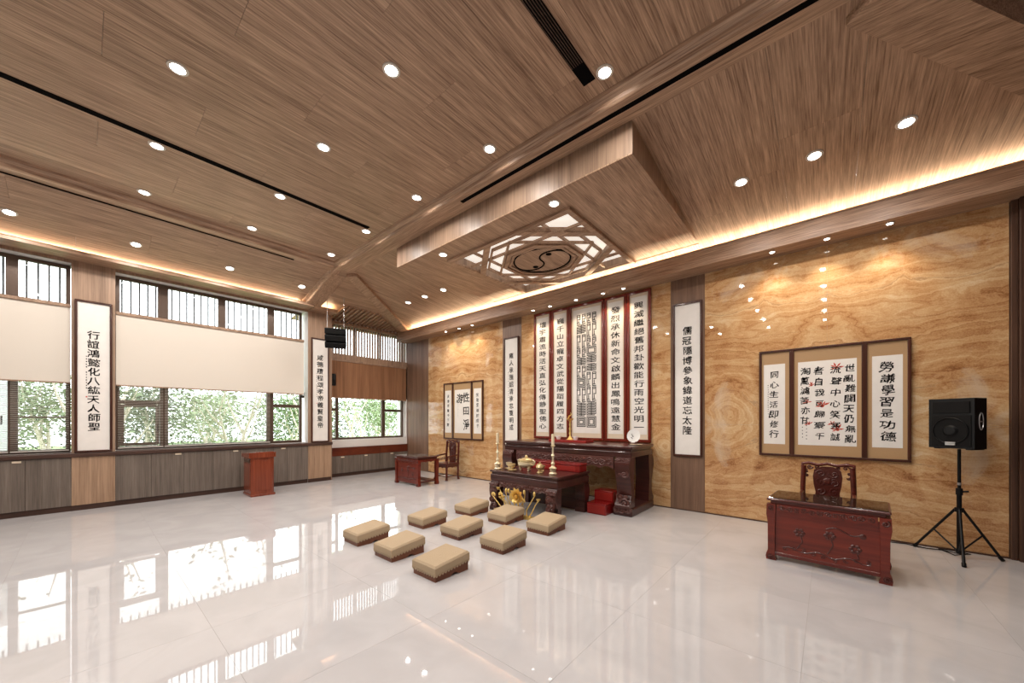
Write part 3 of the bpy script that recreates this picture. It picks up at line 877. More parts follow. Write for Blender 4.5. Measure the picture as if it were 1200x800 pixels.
def roller(y0, y1, z0, z1, x, mat, label, rail='bronze'):
    o = empty('roller_blind', (x, (y0 + y1) / 2, z0), label=label, cat='blind', group='roller blinds drawn half way')
    h = (y1 - y0) / 2
    MB().box(-.004, .004, -h, h, .02, z1 - z0 - .03).build('fabric', M[mat], o)
    MB().box(-.014, .014, -h - .005, h + .005, 0, .025, .004).build('bottom_bar', M['oak_z'], o)
    MB().box(-.05, .03, -h - .005, h + .005, z1 - z0 - .03, z1 - z0 + .03, .008).build('head_box', M['oak_z'], o)
roller(.43, 3.89, 2.38, 3.83, -10.76, 'blind', 'large cream roller blind between the two window-wall scrolls')
roller(-3.69, -.15, 2.38, 3.83, -10.76, 'blind', 'cream roller blind at the photo\'s left edge')
roller(4.70, 7.34, 2.36, 3.50, -11.17, 'blind_brown', 'brown striped blind over the recess window')

def venetian(y0, y1, z0, z1, x, label):
    o = empty('venetian_blind', (x, (y0 + y1) / 2, z0), label=label, cat='blind', group='fine slatted blinds on the lower windows')
    h = (y1 - y0) / 2
    m = MB(); z = .02
    while z < z1 - z0:
        m.add([(-.010, -h, z - .004), (-.010, h, z - .004), (.010, h, z + .004), (.010, -h, z + .004)], [(0, 1, 2, 3)]); z += .027
    m.build('slats', M['slat'], o, kind='stuff')
    for s in (-h * .7, h * .7):
        MB().tube([(.012, s, 0), (.012, s, z1 - z0)], .0015, 4).build('ladder_cord', M['slat'], o)
    MB().box(-.012, .012, -h, h, -.004, .012, .002).build('bottom_rail', M['slat'], o)
venetian(.46, 1.13, 1.13, 2.45, -10.865, 'fine slatted blind on the window light nearest the big scroll')
venetian(1.15, 3.13, 1.13, 2.45, -10.865, 'wide fine slatted blind on the large middle window light')
venetian(-.83, -.17, 1.13, 2.45, -10.865, 'fine slatted blind left of the big scroll')
venetian(-2.9, -.85, 1.13, 2.45, -10.865, 'fine slatted blind at the photo\'s left edge')

s = empty('sensor_camera', (-10.78, 3.87, 2.33), label='small black camera clipped at the corner of the large cream blind', cat='camera')
MB().box(-.03, .03, -.05, .03, -.03, .035, .01).build('housing', M['black'], s)
MB().tube([(.02, -.03, 0), (.06, -.06, -.01)], .022, 8).build('lens_barrel', M['black'], s)
MB().tube([(0, .03, 0), (0, .05, .03), (0, .05, .12)], .008, 6).build('bracket', M['black'], s)

# hanging line-array loudspeaker by the pillar
la = empty('hanging_speaker', (-9.85, 4.34, 3.60), R(62), label='black line-array speaker hung on two wires before the recess', cat='speaker')
for k in range(3):
    t = R(6 + 9 * k)
    b = MB().box(-.25, .25, -.16, .16, -.075, .075, .012)
    zc = .42 - k * .155; off = -.02 * k * k
    b.xf(Matrix.Translation((0, off * -1, zc)) @ Matrix.Rotation(t, 4, 'X'))
    m = b.build('cabinet_module', M['black'], la)
    g = MB().box(-.23, .23, -.166, -.158, -.062, .062, .003).xf(Matrix.Translation((0, off * -1, zc)) @ Matrix.Rotation(t, 4, 'X'))
    g.build('grille', M['grillecloth'], m)
for sx in (-.2, .2):
    MB().tube([(sx, 0, .49), (sx, 0, 1.42)], .007, 5).build('suspension_wire', M['silver'], la)
MB().box(-.24, .24, -.03, .03, .485, .51, .004).build('rigging_bar', M['black_metal'], la)
# wall loudspeaker on the recess side panel
ws = empty('wall_speaker', (-10.98, 4.62, 2.70), R(-30), label='small black wall speaker on the recess side by the far scroll', cat='speaker')
MB().prism([(-.08, 0), (.08, 0), (.11, .18), (.08, .34), (-.08, .34), (-.11, .18)], 'y', .03, .20).build('cabinet', M['black'], ws)
MB().box(-.07, .07, .20, .206, .03, .31, .002).build('grille', M['grillecloth'], ws)
MB().box(-.02, .02, 0, .03, .14, .2).build('bracket', M['black_metal'], ws)

# podium
pd = empty('podium', (-9.92, 2.64, 0), label='cherry-red wooden podium before the grey cabinets', cat='podium')
MB().box(-.30, .30, -.24, .24, 0, .05, .01).build('plinth', M['podium'], pd)
def cham(w, d, c): return [(-w, -d), (w - c, -d), (w, -d + c), (w, d - c), (w - c, d), (-w, d)]
body = MB().prism(cham(.285, .225, .05), 'z', .05, .86).build('body', M['podium'], pd)
MB().box(.286, .292, -.15, .15, .12, .80, .004).build('front_panel', M['podium'], pd)
MB().box(-.22, .20, -.231, -.226, .12, .72, .003).build('side_panel', M['podium'], pd)
MB().box(-.22, .20, -.236, -.226, .75, .82, .003).build('side_shelf', M['dark_oak'], pd)
pt = MB(); pp = cham(.32, .26, .06)
pt.add([(x, y, .86) for x, y in pp] + [(x, y, .955 + .02 * x / .32) for x, y in pp], [tuple(range(5, -1, -1)), tuple(range(6, 12))] + [(i, (i + 1) % 6, 6 + (i + 1) % 6, 6 + i) for i in range(6)])
pt.build('reading_top', M['podium'], pd)
MB().box(.28, .32, -.2, .2, .972, .985, .004).build('top_lip', M['podium'], pd)

# ================================================================ SCROLLS
def framed(name, place_frame, w, z0, z1, label, text, mats, group, fw=.035, silk=None, size=None, top=.28, bot=.18, small=True, wob=.03):
    """place_frame = (loc, rz): local x along the wall, local -y towards the room"""
    loc, rz = place_frame
    o = empty(name, (loc[0], loc[1], z0), rz, label=label, cat='calligraphy', group=group)
    h = z1 - z0; a = w / 2
    fm = M[mats]
    for (p, q, r_, t) in ((-a, a, 0, fw), (-a, a, h - fw, h), (-a, -a + fw, fw, h - fw), (a - fw, a, fw, h - fw)):
        MB().box(p, q, -.045, -.002, r_, t, .006).build('frame_rail', fm, o)
    MB().box(-a + fw, a - fw, -.022, -.004, fw, h - fw).build('silk_mount' if silk else 'paper', M[silk or 'paper'], o)
    ip = a - fw
    if silk:
        ip -= .028
        MB().box(-ip, ip, -.0235, -.022, fw + .10, h - fw - .06).build('paper', M['paper'], o)
    m = MB()
    place = lambda u, v: (u, -.0245, v)
    n = len(text); zt, zb = h - fw - top, fw + bot
    step = (zt - zb) / n
    sw_, sh_ = size
    for k, ch in enumerate(text):
        ink_char(m, ch, random.uniform(-.008, .008), zt - (k + .5) * step, sw_, sh_, place, wob, rot=random.uniform(-.04, .04))
        m.build('brushed_character', M['ink'], o); m = MB()
    if small:
        m = MB()
        for k in range(13):
            if k == 5: continue
            dab(m, -ip * .46, zt - (zt - zb) * (.26 + .026 * k), .022, .028, place)
        m.build('signature', M['ink'], o)
        m = MB(); dab(m, -ip * .46, zt - (zt - zb) * .66, .03, .03, place); m.build('seal', M['red_ink'], o)
    return o
GS = 'tall framed scrolls on the piers'
framed('calligraphy_scroll', ((-10.698, .14), R(90)), .48, 1.09, 3.965, 'tall framed calligraphy scroll on the oak pier between the two cream blinds', TEXTS['w1'], 'frame_dark', GS, size=(.165, .165), top=.52, bot=.36)
framed('calligraphy_scroll', ((-10.698, 4.285), R(90)), .47, 1.09, 3.95, 'tall framed calligraphy scroll on the oak pier at the recess corner', TEXTS['w2'], 'frame_dark', GS, size=(.165, .165), top=.40, bot=.34)
framed('calligraphy_scroll', ((-6.355, 7.393), 0), .51, 1.02, 3.885, 'tall framed calligraphy scroll on the pilaster left of the altar', TEXTS['ml'], 'frame_dark', GS, size=(.155, .16), top=.36, bot=.36)
framed('calligraphy_scroll', ((-2.005, 7.393), 0), .51, 1.02, 3.90, 'tall framed calligraphy scroll on the pilaster right of the altar', TEXTS['mr'], 'frame_dark', GS, size=(.17, .165), top=.40, bot=.36, small=False)
GA = 'tall scrolls over the altar'
for key, xa, xb, lb in (('s1', -5.60, -5.08, 'leftmost tall red-framed calligraphy scroll above the altar'), ('s2', -5.075, -4.58, 'second tall red-framed calligraphy scroll from the left above the altar'),
                        ('s4', -3.685, -3.185, 'fourth tall red-framed calligraphy scroll from the left above the altar'), ('s5', -3.18, -2.68, 'rightmost tall red-framed calligraphy scroll above the altar')):
    framed('altar_scroll', (((xa + xb) / 2, 7.398), 0), xb - xa, 1.245, 4.335, lb, TEXTS[key], 'frame_red', GA, fw=.06, silk='silk_pale', size=(.215, .145), top=.15, bot=.16, small=False, wob=.02)
# the middle one: dense seal script built of frets
xa, xb = -4.575, -3.69
o = empty('altar_scroll', ((xa + xb) / 2, 7.398, 1.245), label='widest middle scroll above the altar with dense maze-like seal script', cat='calligraphy', group=GA)
a = (xb - xa) / 2; h = 3.09; fw = .06
for (p, q, r_, t) in ((-a, a, 0, fw), (-a, a, h - fw, h), (-a, -a + fw, fw, h - fw), (a - fw, a, fw, h - fw)):
    MB().box(p, q, -.06, -.002, r_, t, .008).build('frame_rail', M['frame_red'], o)
MB().box(-a + fw, a - fw, -.022, -.004, fw, h - fw).build('silk_mount', M['silk_pale'], o)
MB().box(-a + fw + .04, a - fw - .04, -.0235, -.022, fw + .10, h - fw - .06).build('paper', M['paper'], o)
m = MB(); T_ = .0095
def hb(x0, x1, z): m.add([(x0, -.0245, z - T_), (x1, -.0245, z - T_), (x1, -.0245, z + T_), (x0, -.0245, z + T_)], [(0, 1, 2, 3)])
def vb(x, z0, z1): m.add([(x - T_, -.0245, z0), (x + T_, -.0245, z0), (x + T_, -.0245, z1), (x - T_, -.0245, z1)], [(0, 1, 2, 3)])
rnd = random.Random(3)
for col in (-1, 1):
    x0, x1 = (-.245, -.012) if col < 0 else (.012, .245)
    z = 2.84
    while z > .34:
        hgt = rnd.choice((.16, .2, .24, .3)); zb = max(z - hgt, .30)
        kind = rnd.randrange(3)
        if kind == 0:      # nested boxes
            d = 0.0
            while (x1 - x0) / 2 - d > .03 and (z - zb) / 2 - d > .02:
                hb(x0 + d, x1 - d, z - d); hb(x0 + d, x1 - d, zb + d); vb(x0 + d + T_, zb + d, z - d); vb(x1 - d - T_, zb + d, z - d); d += .030
        elif kind == 1:    # comb of parallel bars
            q = z; k = 0
            while q > zb:
                hb(x0 + (.03 if k % 2 else 0), x1 - (0 if k % 2 else .03), q)
                q -= .029; k += 1
            vb(x0 + T_, zb, z - .03); vb(x1 - T_, zb + .03, z); vb((x0 + x1) / 2, zb, z)
        else:              # pair of facing hooks
            xm = (x0 + x1) / 2
            for u, w in ((x0, xm - .02), (xm + .02, x1)):
                hb(u, w, z); hb(u, w, zb); hb(u + .03, w, (z + zb) / 2); vb(u + T_, zb, z); vb(w - T_, (z + zb) / 2, z); vb((u + w) / 2, zb + .03, (z + zb) / 2 - .02)
                hb(u, w, z - .035); hb(u + .02, w - .02, zb + .035)
        z = zb - .030
m.build('lettering', M['ink'], o)

def triptych(xc, label, cols, leaves):
    o = empty('triptych', (xc, 7.398, 1.12), label=label, cat='calligraphy', group='three-part framed calligraphy on the stone wall')
    hw, h = .868, 1.715
    cuts = [-hw, -.43, .41, hw]
    fw = .035
    for z0, z1 in ((0, fw), (h - fw, h)):
        MB().box(-hw, hw, -.05, -.002, z0, z1, .006).build('frame_rail', M['frame_dark'], o)
    for x0, x1 in ((-hw, -hw + fw), (-.465, -.405), (.375, .435), (hw - fw, hw)):
        MB().box(x0, x1, -.05, -.002, fw, h - fw, .006).build('frame_stile', M['frame_dark'], o)
    for x0, x1 in ((-hw + fw, -.465), (-.405, .375), (.435, hw - fw)):
        MB().box(x0, x1, -.022, -.004, fw, h - fw).build('silk_mount', M['silk'], o)
    place = lambda u, v: (u, -.0245, v)
    for (x0, x1), (text, sz, c) in zip(((-.805, -.52), (-.355, .325), (.485, .79)), cols):
        pp = MB().box(x0, x1, -.0235, -.022, .19, 1.49).build('paper', M['paper'], o)
        m = MB()
        for cx_, zt, zb, t in c(text, x0, x1):
            st = (zt - zb) / len(t)
            for k, ch in enumerate(t):
                ink_char(m, ch, cx_ + random.uniform(-.01, .01), zt - (k + .5) * st, sz * random.uniform(.9, 1.15), min(sz, st * 1.02) * random.uniform(.9, 1.1), place, .05, slant=.08, rot=random.uniform(-.08, .08))
                m.build('brushed_character', M['ink'], pp); m = MB()
    m = MB()
    for k in range(14): dab(m, -.745 if leaves else -.2, 1.15 - k * .036, .014, .02, place)
    if leaves:
        for k in range(10): dab(m, -.30 + (k % 2) * .05, .52 - k * .026, .016, .02, place)
    m.build('signature', M['ink'], o)
    if leaves:
        m = MB()
        for cx_, cz, s in ((.10, 1.37, .09), (-.06, .80, .10), (.11, .44, .09), (-.24, .86, .07), (-.22, .52, .06), (-.19, 1.12, .06), (.05, .52, .06)):
            for j in range(5):
                t = R(20 + 45 * j + random.uniform(-15, 15)); q = s * random.uniform(.7, 1.1)
                p = t + R(90)
                m.add([place(cx_, cz), place(cx_ + q * .55 * math.cos(t) + q * .14 * math.cos(p), cz + q * .55 * math.sin(t) + q * .14 * math.sin(p)), place(cx_ + q * math.cos(t), cz + q * math.sin(t)),
                       place(cx_ + q * .55 * math.cos(t) - q * .14 * math.cos(p), cz + q * .55 * math.sin(t) - q * .14 * math.sin(p))], [(0, 1, 2, 3)])
            dab(m, cx_, cz, s * .6, s * .6, place)
        m.xf(Matrix.Translation((0, .0004, 0)))
        m.build('maple_leaves', M['red_ink'], o)
    return o
one = lambda zt, zb: (lambda t, x0, x1: [((x0 + x1) / 2, zt, zb, t)])
T2 = TEXTS['r2']
four = lambda t, x0, x1: [(.25, 1.42, .23, t[0:8]), (.09, 1.42, .24, t[8:15]), (-.10, 1.42, .25, t[15:22]), (-.27, 1.42, .50, t[22:28])]
triptych(-.012, 'large three-part framed calligraphy with red maple leaves beside the speaker', [(TEXTS['r1'], .125, one(1.40, .27)), (T2, .122, four), (TEXTS['r3'], .145, one(1.41, .27))], True)
L_ = TEXTS['l']
mid = lambda t, x0, x1: [(.16, 1.45, .25, t[:3]), (-.13, 1.44, 1.0, t[3:4])]
triptych(-8.277, 'three-part framed calligraphy on the stone wall above the far desk', [(L_[:7], .10, one(1.38, .36)), (L_[7:11], .30, mid), (L_[11:18], .11, one(1.38, .34))], False)

# ================================================================ CARVED FURNITURE
def swirl(mb, c, r, turns=1.4, start=0.0, hand=1, th=.012, axis='y', n=12, dep=0.0):
    """raised spiral scroll in the plane facing -y (axis 'y') or +x (axis 'x')"""
    pts = []; rs = []
    for k in range(n + 1):
        t = k / n; ang = start + hand * turns * 2 * math.pi * t; q = r * (1 - .86 * t)
        u, v = q * math.cos(ang), q * math.sin(ang)
        pts.append((c[0] + u, c[1] + dep, c[2] + v) if axis == 'y' else (c[0] + dep, c[1] + u, c[2] + v))
        rs.append(th * (1 - .35 * t))
    mb.tube(pts, rs, 5)
    e = pts[-1]; mb.ball(e, th * 1.35, 6, 4)
    return mb


def frieze(mb, x0, x1, z0, z1, y, n, th=.013, seed=0, axis='y'):
    """band of interlaced scrolls and leaf lobes"""
    rn = random.Random(seed); w = (x1 - x0) / n; r = min(w * .55, (z1 - z0) * .48); zc = (z0 + z1) / 2
    for k in range(n):
        cx_ = x0 + (k + .5) * w
        c = (cx_, y, zc + rn.uniform(-.1, .1) * r) if axis == 'y' else (y, cx_, zc + rn.uniform(-.1, .1) * r)
        swirl(mb, c, r, rn.uniform(1.1, 1.6), rn.uniform(0, 6.28), 1 if k % 2 else -1, th, axis)
        for j in range(3):
            t = rn.uniform(0, 6.28); q = r * rn.uniform(.6, 1.0)
            p = (cx_ + q * math.cos(t), y, zc + q * math.sin(t) * .8) if axis == 'y' else (y, cx_ + q * math.cos(t), zc + q * math.sin(t) * .8)
            mb.ball(p, (th * 2, th * 1.2, th * 1.2) if axis == 'y' else (th * 1.2, th * 2, th * 1.2), 6, 4)
    return mb


def scallop(x0, x1, z0, z1, n, amp):
    """board outline with a scalloped lower edge"""
    pts = [(x1, z1), (x0, z1)]
    for k in range(n * 4 + 1):
        t = k / (n * 4)
        pts.append((x0 + (x1 - x0) * t, z0 + amp * abs(math.sin(math.pi * t * n))))
    return pts


# ---------------- tall altar table against the wall
AX0, AX1, AY0, AY1, AZ = -5.62, -2.60, 6.24, 7.30, 1.235
at = empty('altar_table', ((AX0 + AX1) / 2, (AY0 + AY1) / 2, 0), label='long dark carved rosewood altar table against the stone wall under five scrolls', cat='altar table')
hw, hd = (AX1 - AX0) / 2, (AY1 - AY0) / 2
MB().box(-hw, hw, -hd, hd, AZ - .055, AZ, .016).build('table_top', M['rose_dark'], at)
MB().box(-hw + .04, hw - .04, -hd + .04, hd - .04, AZ - .10, AZ - .055, .01).build('waist_moulding', M['rose_dark'], at)
ap = MB().box(-hw + .02, hw - .02, -hd + .02, hd - .02, AZ - .20, AZ - .10, .012).build('apron', M['rose_dark'], at)
fb = MB().prism(scallop(-hw + .36, hw - .36, AZ - .43, AZ - .20, 8, .05), 'y', -hd + .03, -hd + .07).build('carved_frieze', M['rose_dcarved'], at)
frieze(MB(), -hw + .38, hw - .38, AZ - .40, AZ - .21, -hd + .026, 17, .014, 1).build('scroll_carving', M['rose_dcarved'], fb, smooth=50, kind='stuff')
def altar_leg(parent, sx, sy, hw, hd, ztop, w, dp, mat, mat2, belly=.085, base=.14):
    """deep S-curved leg: profile in the y-z plane, swelling outwards at top and foot"""
    yo = sy * hd
    prof = [(0, ztop), (belly, ztop - .10), (belly * 1.15, ztop - .2), (belly * .6, ztop - .32), (0, ztop - .48), (-.02, base + .22), (belly * .3, base + .12), (belly, base + .05), (belly * .9, base),
            (-dp, base), (-dp * .95, base + .2), (-dp * .75, ztop - .45), (-dp * .9, ztop - .25), (-dp, ztop)]
    poly = [(yo + sy * (p[0] - .03), p[1]) for p in prof]
    if sy > 0: poly = poly[::-1]
    x0, x1 = (sx * hw - sx * .03, sx * hw - sx * (.03 + w))
    leg = MB().prism(poly, 'x', min(x0, x1), max(x0, x1)).build('leg', M[mat], parent, smooth=30)
    if sy < 0:
        c = MB(); xc = (x0 + x1) / 2; yf = yo - .02
        rn = random.Random(int(sx * 5))
        frieze(c, min(x0, x1) + .01, max(x0, x1) - .01, ztop - .14, ztop - .02, yf - .012, 3, .014, 4)
        for k, (dz, r, h) in enumerate(((ztop - .19, w * .30, 1), (ztop - .30, w * .26, -1), (base + .20, w * .24, 1), (base + .09, w * .34, -1))):
            swirl(c, (xc + (w * .16 if k % 2 else -w * .16), yf + (0.03 if .3 < dz - base < ztop * .5 else -.012), dz), r, 1.5, k, h, .022)
            c.ball((xc - (w * .2 if k % 2 else -w * .2), yf + .005, dz), (w * .16, .025, .04), 7, 4)
        c.build('leg_carving', M[mat2], leg, smooth=50, kind='stuff')
    return leg
for sx in (-1, 1):
    for sy in (-1, 1):
        altar_leg(at, sx, sy, hw, hd, AZ - .19, .27, .16, 'rose_dark', 'rose_dcarved')
    b = MB().box(sx * hw - sx * .36 if sx > 0 else -hw + .0, sx * hw if sx > 0 else -hw + .36, -hd - .01, hd, 0, .14, .02).build('foot_rail', M['rose_dark'], at)
    cv = MB(); xa = (hw - .35) if sx > 0 else -hw + .01
    frieze(cv, xa, xa + .34, .01, .20, -hd - .016, 3, .017, 8); cv.build('foot_carving', M['rose_dcarved'], b, smooth=50, kind='stuff')

# ---------------- lower front offering table
FX0, FX1, FY0, FY1, FZ = -4.935, -3.37, 5.08, 6.16, .75
ft = empty('offering_table', ((FX0 + FX1) / 2, (FY0 + FY1) / 2, 0), label='lower dark carved rosewood offering table in front of the altar', cat='altar table')
hw, hd = (FX1 - FX0) / 2, (FY1 - FY0) / 2
MB().box(-hw, hw, -hd, hd, FZ - .035, FZ, .012).build('table_top', M['rose_dark'], ft)
MB().box(-hw + .03, hw - .03, -hd + .03, hd - .03, FZ - .075, FZ - .035, .008).build('waist_moulding', M['rose_dark'], ft)
MB().box(-hw + .012, hw - .012, -hd + .012, hd - .012, FZ - .20, FZ - .075, .012).build('apron', M['rose_dark'], ft)
fb = MB().prism(scallop(-hw + .22, hw - .22, FZ - .32, FZ - .20, 6, .035), 'y', -hd + .02, -hd + .05).build('carved_frieze', M['rose_dcarved'], ft)
frieze(MB(), -hw + .24, hw - .24, FZ - .31, FZ - .20, -hd + .016, 12, .011, 2).build('scroll_carving', M['rose_dcarved'], fb, smooth=50, kind='stuff')
for sx in (-1, 1):
    for sy in (-1, 1):
        altar_leg(ft, sx, sy, hw, hd, FZ - .19, .20, .13, 'rose_dark', 'rose_dcarved', belly=.055, base=.0)
MB().box(-hw + .25, hw - .25, hd - .12, hd - .09, .02, FZ - .22).build('back_panel', M['rose_dark'], ft)

rb = empty('red_offering_box', (-4.10, 5.95, FZ), label='long low red lacquer box at the rear of the offering table', cat='box')
MB().box(-.70, .70, -.13, .13, 0, .125, .008).build('body', M['red_lacquer'], rb)
MB().box(-.71, .71, -.14, .14, .125, .15, .006).build('lid', M['red_lacquer'], rb)
for k in range(3):
    a = -.62 + k * .42
    MB().box(a, a + .40, -.134, -.130, .02, .108, .002).build('front_panel', M['red_cloth'], rb)

st = empty('step_stool', (-3.18, 6.0, 0), label='small red lacquer two-step stool under the altar table', cat='step stool')
MB().box(-.19, .19, 0.03, .32, 0, .195, .008).build('lower_step', M['red_lacquer'], st)
MB().box(-.19, .19, .32, .60, 0, .385, .008).build('upper_step', M['red_lacquer'], st)
MB().box(-.17, .17, .026, .031, .02, .17, .002).build('riser_panel', M['red_cloth'], st)
MB().box(-.17, .17, .316, .321, .21, .36, .002).build('riser_panel', M['red_cloth'], st)

# gilded lotus
lo = empty('lotus_ornament', (-4.16, 4.995, 0), label='gilded lotus with curling stems on a boat-shaped base before the offering table', cat='ornament')
MB().prism([(-.52, .075), (-.40, .02), (-.25, 0), (.25, 0), (.40, .02), (.52, .075), (.36, .05), (0, .04), (-.36, .05)], 'y', -.07, .03).build('boat_base', M['gold'], lo)
rn = random.Random(5)
for k in range(12):
    x0 = rn.uniform(-.28, .28); x1 = x0 + (x0 * .9) + rn.uniform(-.06, .06); z1 = rn.uniform(.26, .46); s = rn.choice((-1, 1))
    if abs(x1) < .08: x1 += .14 * s
    s_ = MB().tube([(x0, 0, .03), (x0 + (x1 - x0) * .2 + .03 * s, -.01, z1 * .35), (x0 + (x1 - x0) * .7, rn.uniform(-.04, .04), z1 * .75), (x1, rn.uniform(-.05, .03), z1)], [.011, .010, .009, .008], 6).build('stem', M['gold'], lo, smooth=60)
    bd = MB()
    if k % 3 == 0: bd.ball((x1, -.01, z1 + .03), (.024, .024, .042), 8, 6)
    elif k % 3 == 1: bd.lathe([(.006, -.02), (.034, .02), (.038, .03), (.004, .034)], (x1, -.01, z1), 10)
    else:
        for j in range(5):
            t = R(30 + j * 30); bd.ball((x1 + .04 * math.cos(t), -.01, z1 + .04 * math.sin(t)), (.022, .012, .03), 6, 4)
    bd.build('bud', M['gold'], s_, smooth=60)
bl = MB()
for ring_, (nn, tilt, ln, wd) in enumerate(((10, .25, .15, .045), (8, .75, .13, .045), (6, 1.2, .10, .04))):
    for j in range(nn):
        t = 2 * math.pi * j / nn + ring_ * .35
        rad = Vector((math.cos(t), 0, math.sin(t))); sd = Vector((-math.sin(t), 0, math.cos(t)))
        d = (rad * math.cos(tilt) + Vector((0, -1, 0)) * math.sin(tilt)).normalized(); nn_ = sd.cross(d)
        c = Vector((0, -.01, .36)) + rad * .015
        P = [c, c + d * ln * .35 + sd * wd * .8, c + d * ln * .7 + sd * wd * .75, c + d * ln, c + d * ln * .7 - sd * wd * .75, c + d * ln * .35 - sd * wd * .8, c + d * ln * .5 + nn_ * .014]
        bl.add(P, [(0, 1, 6), (1, 2, 6), (2, 3, 6), (3, 4, 6), (4, 5, 6), (5, 0, 6), (5, 4, 3, 2, 1, 0)])
bl.ball((0, -.05, .36), (.03, .03, .03), 8, 5)
bl.build('blossom', M['gold'], lo)
MB().tube([(0, 0, .03), (.03, 0, .15), (0, -.01, .33)], .015, 6).build('stem', M['gold'], lo)

# brass altar set
def lathe_thing(name, loc, prof, mat, label, cat, extra=None, group=None, part='body'):
    o = empty(name, loc, label=label, cat=cat, group=group)
    MB().lathe(prof, (0, 0, 0), 20).build(part, M[mat], o, smooth=40)
    if extra: extra(o)
    return o
CS = [(.065, 0), (.072, .015), (.05, .04), (.055, .09), (.07, .11), (.045, .125), (.022, .15), (.034, .19), (.018, .22), (.016, .30), (.032, .33), (.016, .36), (.014, .46), (.026, .485), (.045, .50), (.02, .515)]
def candle_on(o):
    MB().lathe([(.026, .515), (.027, .70), (.012, .705)], (0, 0, 0), 14).build('candle', M['candle'], o, smooth=40)
    MB().tube([(0, 0, .70), (.002, 0, .722)], .002, 4).build('wick', M['ink'], o)
lathe_thing('candlestick', (-3.66, 5.36, FZ), CS, 'pale_brass', 'tall brass candlestick with cream candle at the offering table\'s right front', 'candlestick', candle_on, 'brass candlesticks', 'stick')
lathe_thing('candlestick', (-4.85, 5.22, FZ), CS, 'pale_brass', 'tall brass candlestick with cream candle at the offering table\'s left end', 'candlestick', candle_on, 'brass candlesticks', 'stick')
def censer_parts(o):
    for k in range(3):
        t = R(90 + 120 * k)
        MB().tube([(.085 * math.cos(t), .085 * math.sin(t), .10), (.115 * math.cos(t), .115 * math.sin(t), .05), (.10 * math.cos(t), .10 * math.sin(t), 0)], [.03, .02, .024], 7).build('foot', M['pale_brass'], o, smooth=50)
    for s in (-1, 1):
        MB().tube([(s * .13, 0, .10), (s * .19, 0, .12), (s * .20, 0, .18), (s * .15, 0, .20)], .013, 6).build('ear_handle', M['pale_brass'], o, smooth=60)
    ld = MB().lathe([(.135, .175), (.13, .20), (.08, .225), (.05, .235)], (0, 0, 0), 20).build('lid', M['brass'], o, smooth=40)
    MB().ball((0, 0, .255), (.035, .025, .03), 8, 6).build('finial', M['brass'], ld, smooth=60)
lathe_thing('censer', (-4.27, 5.38, FZ + .014), [(.05, .05), (.12, .07), (.15, .11), (.145, .15), (.12, .165), (.14, .175)], 'pale_brass', 'round brass incense burner with lid and two ear handles on the offering table', 'incense burner', censer_parts, None, 'bowl')
def jar_lid(o):
    l = MB().lathe([(.06, .14), (.055, .155), (.02, .17)], (0, 0, 0), 16).build('lid', M['brass'], o, smooth=40)
    MB().ball((0, 0, .185), .016, 8, 5).build('knob', M['brass'], l, smooth=60)
lathe_thing('brass_jar', (-3.93, 5.34, FZ), [(.055, 0), (.06, .012), (.03, .035), (.028, .05), (.06, .075), (.072, .105), (.06, .14)], 'brass', 'lidded brass jar on a foot beside the right candlestick', 'jar', jar_lid)
CUP = [(.045, 0), (.05, .01), (.02, .03), (.02, .05), (.055, .08), (.06, .125), (.052, .125), (.045, .085)]
def saucer(o): MB().lathe([(.05, 0), (.085, .008), (.088, .012), (.05, .004)], (0, 0, .001), 18).build('saucer', M['brass'], o, smooth=40)
lathe_thing('brass_cup', (-4.73, 5.42, FZ), CUP, 'pale_brass', 'small brass cup next to the left candlestick', 'cup', saucer, 'brass cups')
lathe_thing('brass_cup', (-4.54, 5.30, FZ), CUP, 'brass', 'small brass cup next to the incense burner', 'cup', saucer, 'brass cups')
lathe_thing('brass_cup', (-4.03, 5.55, FZ), [(.04, 0), (.045, .01), (.02, .03), (.05, .07), (.06, .11), (.05, .11)], 'brass', 'small brass cup behind the incense burner and jar', 'cup', None, 'brass cups')

# on the altar table
ty = empty('red_tray', (-4.17, 6.78, AZ), label='flat red tray in the middle of the altar table', cat='tray')
MB().box(-.44, .44, -.15, .15, 0, .03, .006).build('base', M['red_cloth'], ty)
MB().box(-.46, .46, -.17, -.15, 0, .05, .005).build('rim', M['red_cloth'], ty)
for s in (-1, 1): MB().box(s * .46 - (.02 if s > 0 else 0), s * .46 + (.02 if s < 0 else 0), -.15, .15, 0, .05, .005).build('rim', M['red_cloth'], ty)
def lamp_top(o):
    MB().lathe([(.015, .40), (.03, .42), (.075, .45), (.08, .465), (.02, .45)], (0, 0, 0), 14).build('oil_dish', M['gold'], o, smooth=40)
    MB().tube([(-.05, 0, .46), (-.02, 0, .52), (.03, 0, .55), (.01, 0, .60)], [.012, .014, .01, .003], 6).build('flame_ornament', M['gold'], o, smooth=60)
lathe_thing('oil_lamp', (-4.20, 6.80, AZ + .032), [(.075, 0), (.08, .015), (.05, .04), (.03, .07), (.014, .10), (.024, .15), (.013, .19), (.022, .25), (.012, .29), (.02, .34), (.012, .38), (.018, .40)], 'gold', 'gilt stemmed oil lamp standing on the red tray', 'oil lamp', lamp_top, None, 'stem')
TC = [(.03, 0), (.034, .006), (.05, .05), (.056, .09), (.05, .09), (.042, .05)]
lathe_thing('tea_cup', (-4.47, 6.76, AZ + .032), TC, 'porcelain', 'small white porcelain cup left of the gilt lamp', 'cup', None, 'white cups on the tray')
lathe_thing('tea_cup', (-4.03, 6.74, AZ + .032), TC, 'porcelain', 'small white porcelain cup right of the gilt lamp', 'cup', None, 'white cups on the tray')
pl = empty('display_plate', (-2.83, 6.86, AZ), label='white porcelain plate with dark brush marks on a wooden stand at the altar\'s right end', cat='plate')
